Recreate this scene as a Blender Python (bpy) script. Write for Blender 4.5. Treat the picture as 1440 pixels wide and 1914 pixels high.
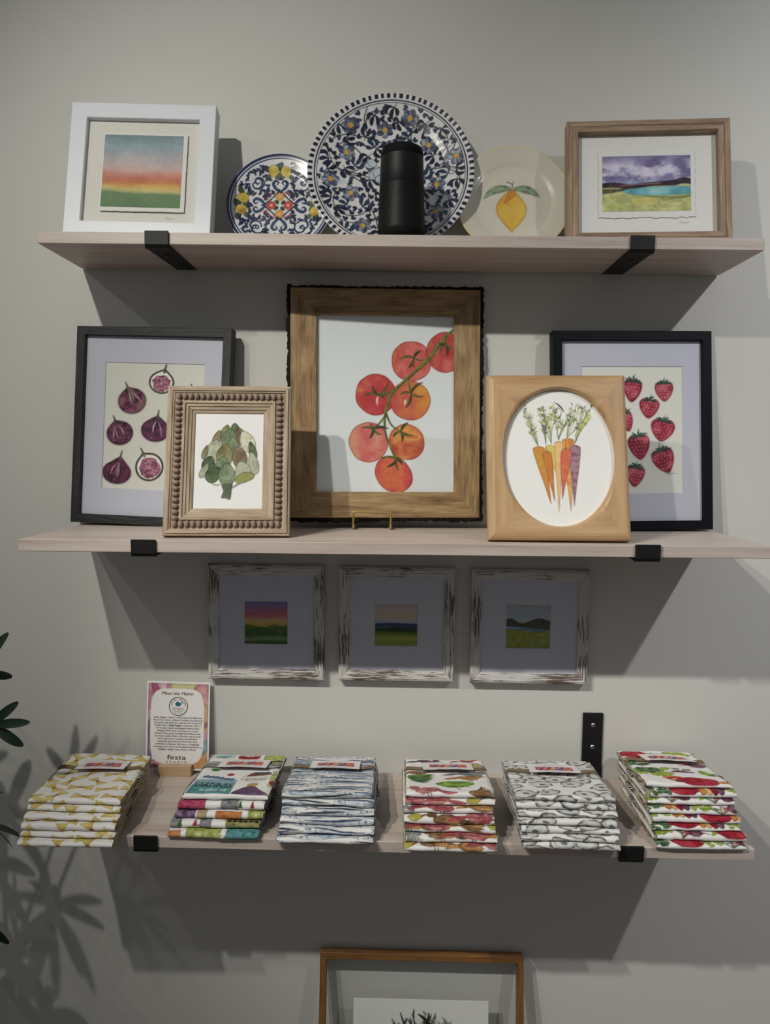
import bpy, math, random
import numpy as np
from mathutils import Matrix, Vector

for o in list(bpy.data.objects):
    bpy.data.objects.remove(o)
S = bpy.context.scene
COL = S.collection

# ------------------------------------------------------------------ camera
cam_d = bpy.data.cameras.new('camera')
cam = bpy.data.objects.new('camera', cam_d); COL.objects.link(cam)
cam_d.sensor_fit = 'HORIZONTAL'; cam_d.sensor_width = 36.0
cam_d.lens = 36.0 * 1394.4 / 1440.0
cam_d.clip_start = 0.02
_R = (0.99973008, 0.0201644, 0.01153994); _U = (-0.01316092, 0.08219833, 0.99652909); _F = (-0.01914585, 0.99641198, -0.08244152)
cam.matrix_world = Matrix(((_R[0], _U[0], -_F[0], 0.6209), (_R[1], _U[1], -_F[1], -1.4636), (_R[2], _U[2], -_F[2], 0.0), (0, 0, 0, 1)))
S.camera = cam

# ------------------------------------------------------------------ view, world, track spotlights
S.view_settings.view_transform = 'Standard'; S.view_settings.look = 'None'
S.view_settings.exposure = 0.0; S.view_settings.gamma = 1.0
S.view_settings.use_curve_mapping = False
W = bpy.data.worlds.new('world'); S.world = W; W.use_nodes = True
W.node_tree.nodes['Background'].inputs[0].default_value = (0.90, 0.96, 1.0, 1)
W.node_tree.nodes['Background'].inputs[1].default_value = 0.155


def spot(name, x, target, power, color, angle, blend, y=-1.67, z=1.29, r=0.024):
    d = bpy.data.lights.new(name, 'SPOT'); d.energy = power; d.color = color
    d.spot_size = math.radians(angle); d.spot_blend = blend; d.shadow_soft_size = r
    o = bpy.data.objects.new(name, d); COL.objects.link(o)
    o.location = (x, y, z)
    o.rotation_euler = (Vector(target) - Vector((x, y, z))).to_track_quat('-Z', 'Y').to_euler()
    return o


spot('track_spotlight', -0.31, (0.56, 0, -0.08), 79, (1.0, 0.965, 0.865), 69, 1.0)
spot('track_spotlight', -0.69, (0.858, 0, -0.575), 108, (1.0, 0.965, 0.87), 35, 1.0)
spot('track_spotlight', -1.15, (0.2, 0, -0.2), 10, (1.0, 0.96, 0.86), 60, 1.0)
spot('track_spotlight', 1.99, (2.15, 0, -0.05), 98, (1.0, 1.0, 1.0), 90.8, 1.0)

# ------------------------------------------------------------------ helpers
L = 1.2192
ZT, ZM, ZB = 0.3598, -0.1489, -0.6511
SLOPE = {'t': -0.0044, 'm': 0.0047, 'b': -0.0001}
TH = 0.0196
FLOOR = -1.55


def shelf_z(s, x):
    return {'t': ZT, 'm': ZM, 'b': ZB}[s] + SLOPE[s] * (x - .61) / L


def link(o, parent=None):
    COL.objects.link(o)
    if parent is not None:
        o.parent = parent
    return o


def mesh_obj(name, verts, faces, mat, parent=None, smooth=False, M=None, cols=None, mats=None):
    me = bpy.data.meshes.new(name)
    if isinstance(faces, np.ndarray):
        verts = np.asarray(verts, np.float32); n = len(faces); k = faces.shape[1]
        me.vertices.add(len(verts)); me.vertices.foreach_set('co', verts.ravel())
        me.loops.add(n * k); me.loops.foreach_set('vertex_index', faces.astype(np.int32).ravel())
        me.polygons.add(n)
        me.polygons.foreach_set('loop_start', np.arange(0, n * k, k, dtype=np.int32))
        me.polygons.foreach_set('loop_total', np.full(n, k, dtype=np.int32))
        me.update(calc_edges=True); me.validate()
    else:
        me.from_pydata([tuple(v) for v in verts], [], [tuple(f) for f in faces])
        me.update()
    if cols is not None:
        at = me.color_attributes.new('Col', 'FLOAT_COLOR', 'POINT')
        c4 = np.ones((len(cols), 4), np.float32); c4[:, :3] = cols
        at.data.foreach_set('color', c4.ravel())
    if smooth:
        me.polygons.foreach_set('use_smooth', np.ones(len(me.polygons), dtype=bool))
    me.materials.append(mat)
    o = bpy.data.objects.new(name, me)
    link(o, parent)
    if M is not None:
        o.matrix_basis = M
    return o


def tag(o, label=None, cat=None, group=None, kind=None):
    if label: o['label'] = label
    if cat: o['category'] = cat
    if group: o['group'] = group
    if kind: o['kind'] = kind
    return o


def thing(name, label, cat, M=None, group=None):
    o = bpy.data.objects.new(name, None); COL.objects.link(o)
    o.empty_display_size = 0.05
    if M is not None: o.matrix_basis = M
    return tag(o, label, cat, group)


def pose(base, lean=0, yaw=0, roll=0):
    cl, sl, cr, sr, cy, sy = math.cos(lean), math.sin(lean), math.cos(roll), math.sin(roll), math.cos(yaw), math.sin(yaw)
    Rx = Matrix(((1, 0, 0), (0, cl, sl), (0, -sl, cl)))
    Ry = Matrix(((cr, 0, sr), (0, 1, 0), (-sr, 0, cr)))
    Rz = Matrix(((cy, -sy, 0), (sy, cy, 0), (0, 0, 1)))
    return Matrix.Translation(base) @ (Rz @ Rx @ Ry).to_4x4()


def box(x0, x1, y0, y1, z0, z1, b=0.0):
    if b <= 0:
        v = [(x, y, z) for x in (x0, x1) for y in (y0, y1) for z in (z0, z1)]
        f = [(0, 1, 3, 2), (4, 6, 7, 5), (0, 4, 5, 1), (2, 3, 7, 6), (0, 2, 6, 4), (1, 5, 7, 3)]
        return v, f
    v, f = [], []
    xs, ys, zs = (x0, x1), (y0, y1), (z0, z1)
    idx = {}
    for i in (0, 1):
        for j in (0, 1):
            for k in (0, 1):
                x, y, z = xs[i], ys[j], zs[k]
                dx, dy, dz = (b if i == 0 else -b), (b if j == 0 else -b), (b if k == 0 else -b)
                idx[i, j, k] = len(v)
                v += [(x, y + dy, z + dz), (x + dx, y, z + dz), (x + dx, y + dy, z)]
                f.append((idx[i, j, k], idx[i, j, k] + 1, idx[i, j, k] + 2))
    for i in (0, 1):
        f.append(tuple(idx[i, j, k] for j, k in ((0, 0), (0, 1), (1, 1), (1, 0))))
        f.append(tuple(idx[j, i, k] + 1 for j, k in ((0, 0), (0, 1), (1, 1), (1, 0))))
        f.append(tuple(idx[j, k, i] + 2 for j, k in ((0, 0), (0, 1), (1, 1), (1, 0))))
    for a in (0, 1):
        for c in (0, 1):
            f.append((idx[0, a, c] + 1, idx[1, a, c] + 1, idx[1, a, c] + 2, idx[0, a, c] + 2))
            f.append((idx[a, 0, c], idx[a, 1, c], idx[a, 1, c] + 2, idx[a, 0, c] + 2))
            f.append((idx[a, c, 0], idx[a, c, 1], idx[a, c, 1] + 1, idx[a, c, 0] + 1))
    return v, f


def fix_normals(o):
    import bmesh
    bm = bmesh.new(); bm.from_mesh(o.data)
    bmesh.ops.recalc_face_normals(bm, faces=bm.faces[:]); bm.to_mesh(o.data); bm.free()
    return o


def box_obj(name, dims, mat, parent=None, b=0.0, M=None):
    v, f = box(*dims, b)
    return fix_normals(mesh_obj(name, v, f, mat, parent, M=M))


def grid_faces(nu, nv, wrap=False):
    i = np.arange(nu - 1 if not wrap else nu)[:, None]; j = np.arange(nv - 1)[None, :]
    i2 = (i + 1) % nu
    a = i * nv + j; b = i2 * nv + j; c = i2 * nv + j + 1; d = i * nv + j + 1
    return np.stack([a, b, c, d], -1).reshape(-1, 4)


def tube(pts, rad, seg=8, closed=False):
    pts = [Vector(q) for q in pts]; n = len(pts); V, F = [], []
    up = Vector((0.13, 0.21, 0.97)).normalized(); prev = None
    for i, q in enumerate(pts):
        t = (pts[min(i + 1, n - 1)] - pts[max(i - 1, 0)])
        if closed: t = pts[(i + 1) % n] - pts[i - 1]
        t.normalize()
        a = (prev - t * prev.dot(t)) if prev is not None else t.cross(up)
        a.normalize(); prev = a; b = t.cross(a)
        r = rad[i] if hasattr(rad, '__len__') else rad
        for k in range(seg):
            an = 2 * math.pi * k / seg
            V.append(q + a * (r * math.cos(an)) + b * (r * math.sin(an)))
    m = n if closed else n - 1
    for i in range(m):
        for k in range(seg):
            i2 = (i + 1) % n; k2 = (k + 1) % seg
            F.append((i * seg + k, i * seg + k2, i2 * seg + k2, i2 * seg + k))
    if not closed:
        F.append(tuple(range(seg))[::-1]); F.append(tuple((n - 1) * seg + k for k in range(seg)))
    return V, F


def merge(parts):
    V, F = [], []
    for v, f in parts:
        n = len(V); V += list(v); F += [tuple(i + n for i in q) for q in f]
    return V, F


def lathe(profile, seg):
    n = len(profile); V, F = [], []
    for k in range(seg):
        a = 2 * math.pi * k / seg
        for r, z in profile: V.append((r * math.cos(a), r * math.sin(a), z))
    for k in range(seg):
        k2 = (k + 1) % seg
        for i in range(n - 1): F.append((k * n + i, k2 * n + i, k2 * n + i + 1, k * n + i + 1))
    return V, F


# ------------------------------------------------------------------ materials
def lin(c, g=1.0):
    c = np.asarray(c, np.float64) / 255.0
    l = np.where(c <= 0.04045, c / 12.92, ((c + 0.055) / 1.055) ** 2.4)
    return np.clip(l * g, 0, 0.92)


class NT:
    def __init__(s, name):
        s.m = bpy.data.materials.new(name); s.m.use_nodes = True
        s.t = s.m.node_tree; s.b = s.t.nodes['Principled BSDF']

    def n(s, typ, **kw):
        nd = s.t.nodes.new(typ)
        for k, v in kw.items():
            if k.startswith('i_'):
                nd.inputs[k[2:].replace('_', ' ')].default_value = v
            else: setattr(nd, k, v)
        return nd

    def l(s, a, b): s.t.links.new(a, b)


def rgba(c): return (c[0], c[1], c[2], 1.0)


def plain(name, c, rough=0.5, spec=0.5, metal=0.0, noise=0.0, nscale=60, bump=0.0, bscale=300):
    t = NT(name); b = t.b
    b.inputs['Base Color'].default_value = rgba(c); b.inputs['Roughness'].default_value = rough
    b.inputs['Specular IOR Level'].default_value = spec; b.inputs['Metallic'].default_value = metal
    tc = t.n('ShaderNodeTexCoord')
    if noise > 0:
        nz = t.n('ShaderNodeTexNoise', i_Scale=nscale, i_Detail=4.0); t.l(tc.outputs['Object'], nz.inputs['Vector'])
        mx = t.n('ShaderNodeMix', data_type='RGBA')
        mx.inputs[6].default_value = rgba([x * (1 - noise) for x in c]); mx.inputs[7].default_value = rgba([min(1, x * (1 + noise)) for x in c])
        t.l(nz.outputs['Fac'], mx.inputs[0]); t.l(mx.outputs[2], b.inputs['Base Color'])
    if bump > 0:
        nz = t.n('ShaderNodeTexNoise', i_Scale=bscale, i_Detail=3.0); t.l(tc.outputs['Object'], nz.inputs['Vector'])
        bp = t.n('ShaderNodeBump', i_Strength=bump, i_Distance=0.001); t.l(nz.outputs['Fac'], bp.inputs['Height'])
        t.l(bp.outputs['Normal'], b.inputs['Normal'])
    return t.m


def wood(name, stops, sx=3.0, sy=60.0, rough=0.55, fine=400.0, fine_amt=0.25, bump=0.15, warp=0.03):
    """grain runs along the object's own X axis; each piece gets its own offset"""
    t = NT(name); b = t.b
    tc = t.n('ShaderNodeTexCoord'); oi = t.n('ShaderNodeObjectInfo')
    off = t.n('ShaderNodeVectorMath', operation='MULTIPLY_ADD')
    cmb = t.n('ShaderNodeCombineXYZ'); t.l(oi.outputs['Random'], cmb.inputs[0]); t.l(oi.outputs['Random'], cmb.inputs[1]); t.l(oi.outputs['Random'], cmb.inputs[2])
    t.l(cmb.outputs[0], off.inputs[0]); off.inputs[1].default_value = (7.3, 3.1, 5.7); t.l(tc.outputs['Object'], off.inputs[2])
    wn = t.n('ShaderNodeTexNoise', i_Scale=6.0, i_Detail=2.0); t.l(off.outputs[0], wn.inputs['Vector'])
    wv = t.n('ShaderNodeVectorMath', operation='MULTIPLY_ADD'); t.l(wn.outputs['Color'], wv.inputs[0]); wv.inputs[1].default_value = (0, warp, warp); t.l(off.outputs[0], wv.inputs[2])
    mp = t.n('ShaderNodeMapping'); mp.inputs['Scale'].default_value = (sx, sy, sy); t.l(wv.outputs[0], mp.inputs['Vector'])
    nz = t.n('ShaderNodeTexNoise', i_Scale=1.0, i_Detail=6.0, i_Roughness=0.62); t.l(mp.outputs[0], nz.inputs['Vector'])
    mp2 = t.n('ShaderNodeMapping'); mp2.inputs['Scale'].default_value = (fine * 0.04, fine, fine); t.l(off.outputs[0], mp2.inputs['Vector'])
    nf = t.n('ShaderNodeTexNoise', i_Scale=1.0, i_Detail=2.0); t.l(mp2.outputs[0], nf.inputs['Vector'])
    ma = t.n('ShaderNodeMath', operation='MULTIPLY_ADD'); t.l(nf.outputs['Fac'], ma.inputs[0]); ma.inputs[1].default_value = fine_amt; t.l(nz.outputs['Fac'], ma.inputs[2])
    sb = t.n('ShaderNodeMath', operation='SUBTRACT'); t.l(ma.outputs[0], sb.inputs[0]); sb.inputs[1].default_value = fine_amt * 0.5
    cr = t.n('ShaderNodeValToRGB'); t.l(sb.outputs[0], cr.inputs[0])
    e = cr.color_ramp.elements
    while len(e) > 1: e.remove(e[0])
    e[0].position = stops[0][0]; e[0].color = rgba(stops[0][1])
    for q, c in stops[1:]:
        k = e.new(q); k.color = rgba(c)
    t.l(cr.outputs[0], b.inputs['Base Color'])
    b.inputs['Roughness'].default_value = rough
    if bump:
        bp = t.n('ShaderNodeBump', i_Strength=bump, i_Distance=0.0008); t.l(sb.outputs[0], bp.inputs['Height']); t.l(bp.outputs[0], b.inputs['Normal'])
    return t.m


def attr_mat(name, rough=0.7, spec=0.3, coat=0.0, weave=0.0, grain=0.0):
    t = NT(name); b = t.b
    at = t.n('ShaderNodeVertexColor', layer_name='Col')
    b.inputs['Roughness'].default_value = rough; b.inputs['Specular IOR Level'].default_value = spec
    b.inputs['Coat Weight'].default_value = coat; b.inputs['Coat Roughness'].default_value = 0.08
    tc = t.n('ShaderNodeTexCoord')
    src = at.outputs['Color']
    if grain > 0:
        nz = t.n('ShaderNodeTexNoise', i_Scale=900.0, i_Detail=2.0); t.l(tc.outputs['Object'], nz.inputs['Vector'])
        mr = t.n('ShaderNodeMapRange'); mr.inputs[3].default_value = 1 - grain; mr.inputs[4].default_value = 1 + grain; t.l(nz.outputs['Fac'], mr.inputs[0])
        mu = t.n('ShaderNodeVectorMath', operation='SCALE'); t.l(src, mu.inputs[0]); t.l(mr.outputs[0], mu.inputs['Scale'])
        src = mu.outputs[0]
    t.l(src, b.inputs['Base Color'])
    if weave > 0:
        nz = t.n('ShaderNodeTexNoise', i_Scale=700.0, i_Detail=2.0); t.l(tc.outputs['Object'], nz.inputs['Vector'])
        bp = t.n('ShaderNodeBump', i_Strength=weave, i_Distance=0.0008); t.l(nz.outputs['Fac'], bp.inputs['Height']); t.l(bp.outputs[0], b.inputs['Normal'])
    return t.m


def glass_mat():
    t = NT('clear_picture_glass'); nt = t.t
    nt.nodes.remove(t.b)
    out = [q for q in nt.nodes if q.type == 'OUTPUT_MATERIAL'][0]
    lw = t.n('ShaderNodeLayerWeight', i_Blend=0.5); pw = t.n('ShaderNodeMath', operation='POWER'); t.l(lw.outputs['Facing'], pw.inputs[0]); pw.inputs[1].default_value = 4.0
    fr = t.n('ShaderNodeMath', operation='MULTIPLY_ADD'); t.l(pw.outputs[0], fr.inputs[0]); fr.inputs[1].default_value = 0.8; fr.inputs[2].default_value = 0.045
    tr = t.n('ShaderNodeBsdfTransparent'); gl = t.n('ShaderNodeBsdfGlossy')
    tr.inputs[0].default_value = (0.97, 0.98, 0.98, 1); gl.inputs['Roughness'].default_value = 0.02
    mx = t.n('ShaderNodeMixShader'); t.l(fr.outputs[0], mx.inputs[0]); t.l(tr.outputs[0], mx.inputs[1]); t.l(gl.outputs[0], mx.inputs[2])
    t.l(mx.outputs[0], out.inputs['Surface'])
    return t.m


def flaked(name, paint, under, th=0.56, sx=7, sy=90):
    t = NT(name); b = t.b
    tc = t.n('ShaderNodeTexCoord'); oi = t.n('ShaderNodeObjectInfo')
    cmb = t.n('ShaderNodeCombineXYZ')
    for k in range(3): t.l(oi.outputs['Random'], cmb.inputs[k])
    off = t.n('ShaderNodeVectorMath', operation='MULTIPLY_ADD'); t.l(cmb.outputs[0], off.inputs[0]); off.inputs[1].default_value = (9.3, 4.1, 6.7); t.l(tc.outputs['Object'], off.inputs[2])
    mp = t.n('ShaderNodeMapping'); mp.inputs['Scale'].default_value = (sx * 3.5, sy * 5, sy * 5); t.l(off.outputs[0], mp.inputs['Vector'])
    nz = t.n('ShaderNodeTexNoise', i_Scale=1.0, i_Detail=5.0, i_Roughness=0.65); t.l(mp.outputs[0], nz.inputs['Vector'])
    big = t.n('ShaderNodeTexNoise', i_Scale=14.0, i_Detail=1.0); t.l(off.outputs[0], big.inputs['Vector'])
    ad = t.n('ShaderNodeMath', operation='MULTIPLY_ADD'); t.l(big.outputs['Fac'], ad.inputs[0]); ad.inputs[1].default_value = 0.42; t.l(nz.outputs['Fac'], ad.inputs[2])
    cr = t.n('ShaderNodeValToRGB'); t.l(ad.outputs[0], cr.inputs[0])
    cr.color_ramp.elements[0].position = th + 0.18; cr.color_ramp.elements[0].color = (0, 0, 0, 1)
    cr.color_ramp.elements[1].position = th + 0.24; cr.color_ramp.elements[1].color = (1, 1, 1, 1)
    mx = t.n('ShaderNodeMix', data_type='RGBA'); mx.inputs[6].default_value = rgba(paint); mx.inputs[7].default_value = rgba(under)
    t.l(cr.outputs[0], mx.inputs[0]); t.l(mx.outputs[2], b.inputs['Base Color']); b.inputs['Roughness'].default_value = 0.7
    bp = t.n('ShaderNodeBump', i_Strength=0.35, i_Distance=0.001); bp.invert = True; t.l(cr.outputs[0], bp.inputs['Height']); t.l(bp.outputs[0], b.inputs['Normal'])
    return t.m


MAT = {}
MAT['wall'] = plain('wall_paint', (0.62, 0.61, 0.575), 0.55, 0.35, noise=0.015, nscale=8, bump=0.12, bscale=160)
MAT['floor'] = wood('floor_boards', [(0.3, (0.22, 0.15, 0.1)), (0.7, (0.34, 0.24, 0.17))], 1.5, 14, 0.4)
MAT['trim'] = plain('trim_paint', (0.7, 0.7, 0.68), 0.4)
MAT['shelf'] = wood('whitewashed_oak', [(0.22, (0.40, 0.31, 0.265)), (0.42, (0.52, 0.435, 0.39)), (0.55, (0.575, 0.49, 0.445)), (0.75, (0.62, 0.545, 0.50))], 2.2, 75, 0.48, fine=500, fine_amt=0.22, bump=0.1, warp=0.01)
MAT['iron'] = plain('black_powder_coat', (0.008, 0.0088, 0.0086), 0.5, 0.3, bump=0.05, bscale=500)
MAT['screw_dark'] = plain('black_screw', (0.006, 0.006, 0.006), 0.35)
MAT['zinc'] = plain('zinc_screw', (0.55, 0.57, 0.6), 0.3, metal=1.0)
MAT['white_frame'] = plain('white_lacquer', (0.73, 0.755, 0.81), 0.4, 0.45)
MAT['white_mat'] = plain('white_card', (0.76, 0.76, 0.73), 0.85, 0.2)
MAT['cream_mat'] = plain('cream_card', (0.72, 0.71, 0.655), 0.85, 0.2)
MAT['lilac_mat'] = plain('cool_white_card', (0.60, 0.60, 0.69), 0.8, 0.25)
MAT['paper'] = attr_mat('watercolour_paper', 0.8, 0.2, grain=0.02)
MAT['glaze'] = attr_mat('glazed_ceramic', 0.25, 0.5, coat=0.6)
MAT['cloth'] = attr_mat('printed_cotton', 0.9, 0.1, weave=0.25)
MAT['glass'] = glass_mat()
MAT['driftwood'] = wood('brown_driftwood', [(0.25, (0.13, 0.08, 0.05)), (0.45, (0.28, 0.185, 0.12)), (0.6, (0.37, 0.265, 0.18)), (0.8, (0.47, 0.36, 0.26))], 6, 110, 0.65, fine=600, fine_amt=0.3)
MAT['black_wood'] = wood('black_stained_wood', [(0.3, (0.003, 0.003, 0.0035)), (0.52, (0.014, 0.015, 0.016)), (0.72, (0.036, 0.038, 0.038))], 10, 260, 0.6, fine=500, fine_amt=0.3, bump=0.35)
MAT['black_lacquer'] = plain('black_lacquer', (0.003, 0.0038, 0.006), 0.55, 0.15)
MAT['mango'] = wood('mango_wood', [(0.2, (0.10, 0.055, 0.022)), (0.40, (0.24, 0.145, 0.065)), (0.58, (0.35, 0.23, 0.11)), (0.82, (0.47, 0.34, 0.19))], 14, 100, 0.5, fine=420, fine_amt=0.6, bump=0.2)
MAT['bark'] = plain('dark_bark', (0.012, 0.009, 0.008), 0.9, 0.2, noise=0.6, nscale=90, bump=0.8, bscale=250)
MAT['lime_wood'] = wood('limed_carved_wood', [(0.25, (0.20, 0.14, 0.09)), (0.45, (0.36, 0.27, 0.19)), (0.65, (0.48, 0.39, 0.29)), (0.85, (0.60, 0.52, 0.42))], 9, 120, 0.75, fine=500, fine_amt=0.35)
MAT['bead'] = wood('turned_bead_wood', [(0.25, (0.15, 0.10, 0.075)), (0.5, (0.27, 0.20, 0.15)), (0.8, (0.42, 0.34, 0.27))], 60, 260, 0.75, fine=600, fine_amt=0.3)
MAT['maple'] = wood('honey_maple', [(0.25, (0.32, 0.17, 0.075)), (0.45, (0.47, 0.29, 0.145)), (0.62, (0.55, 0.36, 0.19)), (0.85, (0.60, 0.42, 0.24))], 4, 45, 0.4, fine=380, fine_amt=0.12, bump=0.04)
MAT['block'] = wood('pale_block_wood', [(0.3, (0.45, 0.30, 0.17)), (0.7, (0.58, 0.42, 0.26))], 6, 70, 0.5)
MAT['flaked'] = flaked('flaking_white_paint', (0.56, 0.54, 0.515), (0.11, 0.08, 0.065))
MAT['orange_wood'] = wood('orange_brown_oak', [(0.25, (0.09, 0.036, 0.010)), (0.5, (0.19, 0.085, 0.024)), (0.75, (0.30, 0.155, 0.05))], 6, 70, 0.45)
MAT['brass'] = plain('brass', (0.42, 0.28, 0.09), 0.35, metal=0.55)
MAT['speaker'] = plain('black_aluminium', (0.005, 0.0055, 0.0065), 0.5, 0.3)
MAT['rubber'] = plain('black_rubber', (0.0035, 0.0035, 0.0038), 0.75, 0.2)
MAT['ink'] = plain('black_ink', (0.02, 0.02, 0.02), 0.7, 0.2)
MAT['ink_grey'] = plain('grey_ink', (0.07, 0.075, 0.08), 0.7, 0.2)
MAT['ink_teal'] = plain('teal_ink', (0.03, 0.16, 0.20), 0.7, 0.2)
MAT['twine'] = plain('jute_twine', (0.20, 0.145, 0.09), 0.9, 0.1, noise=0.4, nscale=900, bump=0.5, bscale=900)
MAT['leaf'] = plain('dark_green_leaf', (0.006, 0.020, 0.010), 0.5, 0.3, noise=0.35, nscale=50)
MAT['stem'] = plain('brown_stem', (0.06, 0.05, 0.03), 0.8)
MAT['pot'] = plain('glazed_pot', (0.3, 0.3, 0.29), 0.5, noise=0.1)
MAT['soil'] = plain('potting_soil', (0.03, 0.02, 0.015), 0.95, bump=0.8, bscale=120)


def striped(name, period=0.0058):
    t = NT(name); tc = t.n('ShaderNodeTexCoord')
    sp = t.n('ShaderNodeSeparateXYZ'); t.l(tc.outputs['Object'], sp.inputs[0])
    ad = t.n('ShaderNodeMath', operation='ADD'); t.l(sp.outputs[1], ad.inputs[0]); t.l(sp.outputs[2], ad.inputs[1])
    m = t.n('ShaderNodeMath', operation='MULTIPLY'); t.l(ad.outputs[0], m.inputs[0]); m.inputs[1].default_value = 1 / period
    fr = t.n('ShaderNodeMath', operation='FRACT'); t.l(m.outputs[0], fr.inputs[0])
    gt = t.n('ShaderNodeMath', operation='GREATER_THAN'); t.l(fr.outputs[0], gt.inputs[0]); gt.inputs[1].default_value = 0.58
    mx = t.n('ShaderNodeMix', data_type='RGBA'); mx.inputs[6].default_value = (0.012, 0.013, 0.018, 1); mx.inputs[7].default_value = (0.6, 0.59, 0.57, 1)
    t.l(gt.outputs[0], mx.inputs[0]); t.l(mx.outputs[2], t.b.inputs['Base Color']); t.b.inputs['Roughness'].default_value = 0.85
    return t.m


MAT['stripe'] = striped('black_white_striped_ribbon')


# ------------------------------------------------------------------ painting kit (prints, glaze decoration, printed cloth)
def _h(i, j, s):
    v = (i * 374761393 + j * 668265263 + s * 1442695041) & 0x7fffffff
    v = ((v ^ (v >> 13)) * 1274126177) & 0x7fffffff
    return ((v ^ (v >> 16)) & 0xffff) / 65535.0


def vnoise(x, y, s=0):
    i = np.floor(x).astype(np.int64); j = np.floor(y).astype(np.int64)
    fx = x - i; fy = y - j; fx = fx * fx * (3 - 2 * fx); fy = fy * fy * (3 - 2 * fy)
    return (_h(i, j, s) * (1 - fx) + _h(i + 1, j, s) * fx) * (1 - fy) + (_h(i, j + 1, s) * (1 - fx) + _h(i + 1, j + 1, s) * fx) * fy


def fbm(x, y, s=0, o=3):
    r = 0; a = 0.5; t = 0
    for k in range(o):
        r = r + a * vnoise(x, y, s + k * 17); t += a; a *= 0.5; x = x * 2.03 + 5.1; y = y * 2.03 + 1.7
    return r / t


def cr_spline(P, n=8, closed=False):
    P = np.asarray(P, float); m = len(P); out = []
    rng = range(m if closed else m - 1)
    for i in rng:
        if closed: p0, p1, p2, p3 = P[i - 1], P[i], P[(i + 1) % m], P[(i + 2) % m]
        else: p0, p1, p2, p3 = P[max(i - 1, 0)], P[i], P[i + 1], P[min(i + 2, m - 1)]
        for k in range(n):
            t = k / n
            out.append(0.5 * ((2 * p1) + (-p0 + p2) * t + (2 * p0 - 5 * p1 + 4 * p2 - p3) * t * t + (-p0 + 3 * p1 - 3 * p2 + p3) * t ** 3))
    if not closed: out.append(P[-1])
    return np.array(out)


_TXT = {}


def text_mesh(body, shear=0.0, bold=False):
    key = (body, shear, bold)
    if key not in _TXT:
        cu = bpy.data.curves.new('t', 'FONT'); cu.body = body; cu.size = 1.0; cu.shear = shear; cu.align_x = 'CENTER'; cu.resolution_u = 2
        if bold: cu.offset = 0.018
        ob = bpy.data.objects.new('t', cu); COL.objects.link(ob)
        dg = bpy.context.evaluated_depsgraph_get()
        me = bpy.data.meshes.new_from_object(ob.evaluated_get(dg))
        me.calc_loop_triangles()
        V = np.array([v.co[:2] for v in me.vertices]).reshape(-1, 2); T = np.array([t.vertices[:] for t in me.loop_triangles]).reshape(-1, 3)
        bpy.data.objects.remove(ob); bpy.data.curves.remove(cu); bpy.data.meshes.remove(me)
        _TXT[key] = (V, T)
    return _TXT[key]


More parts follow.
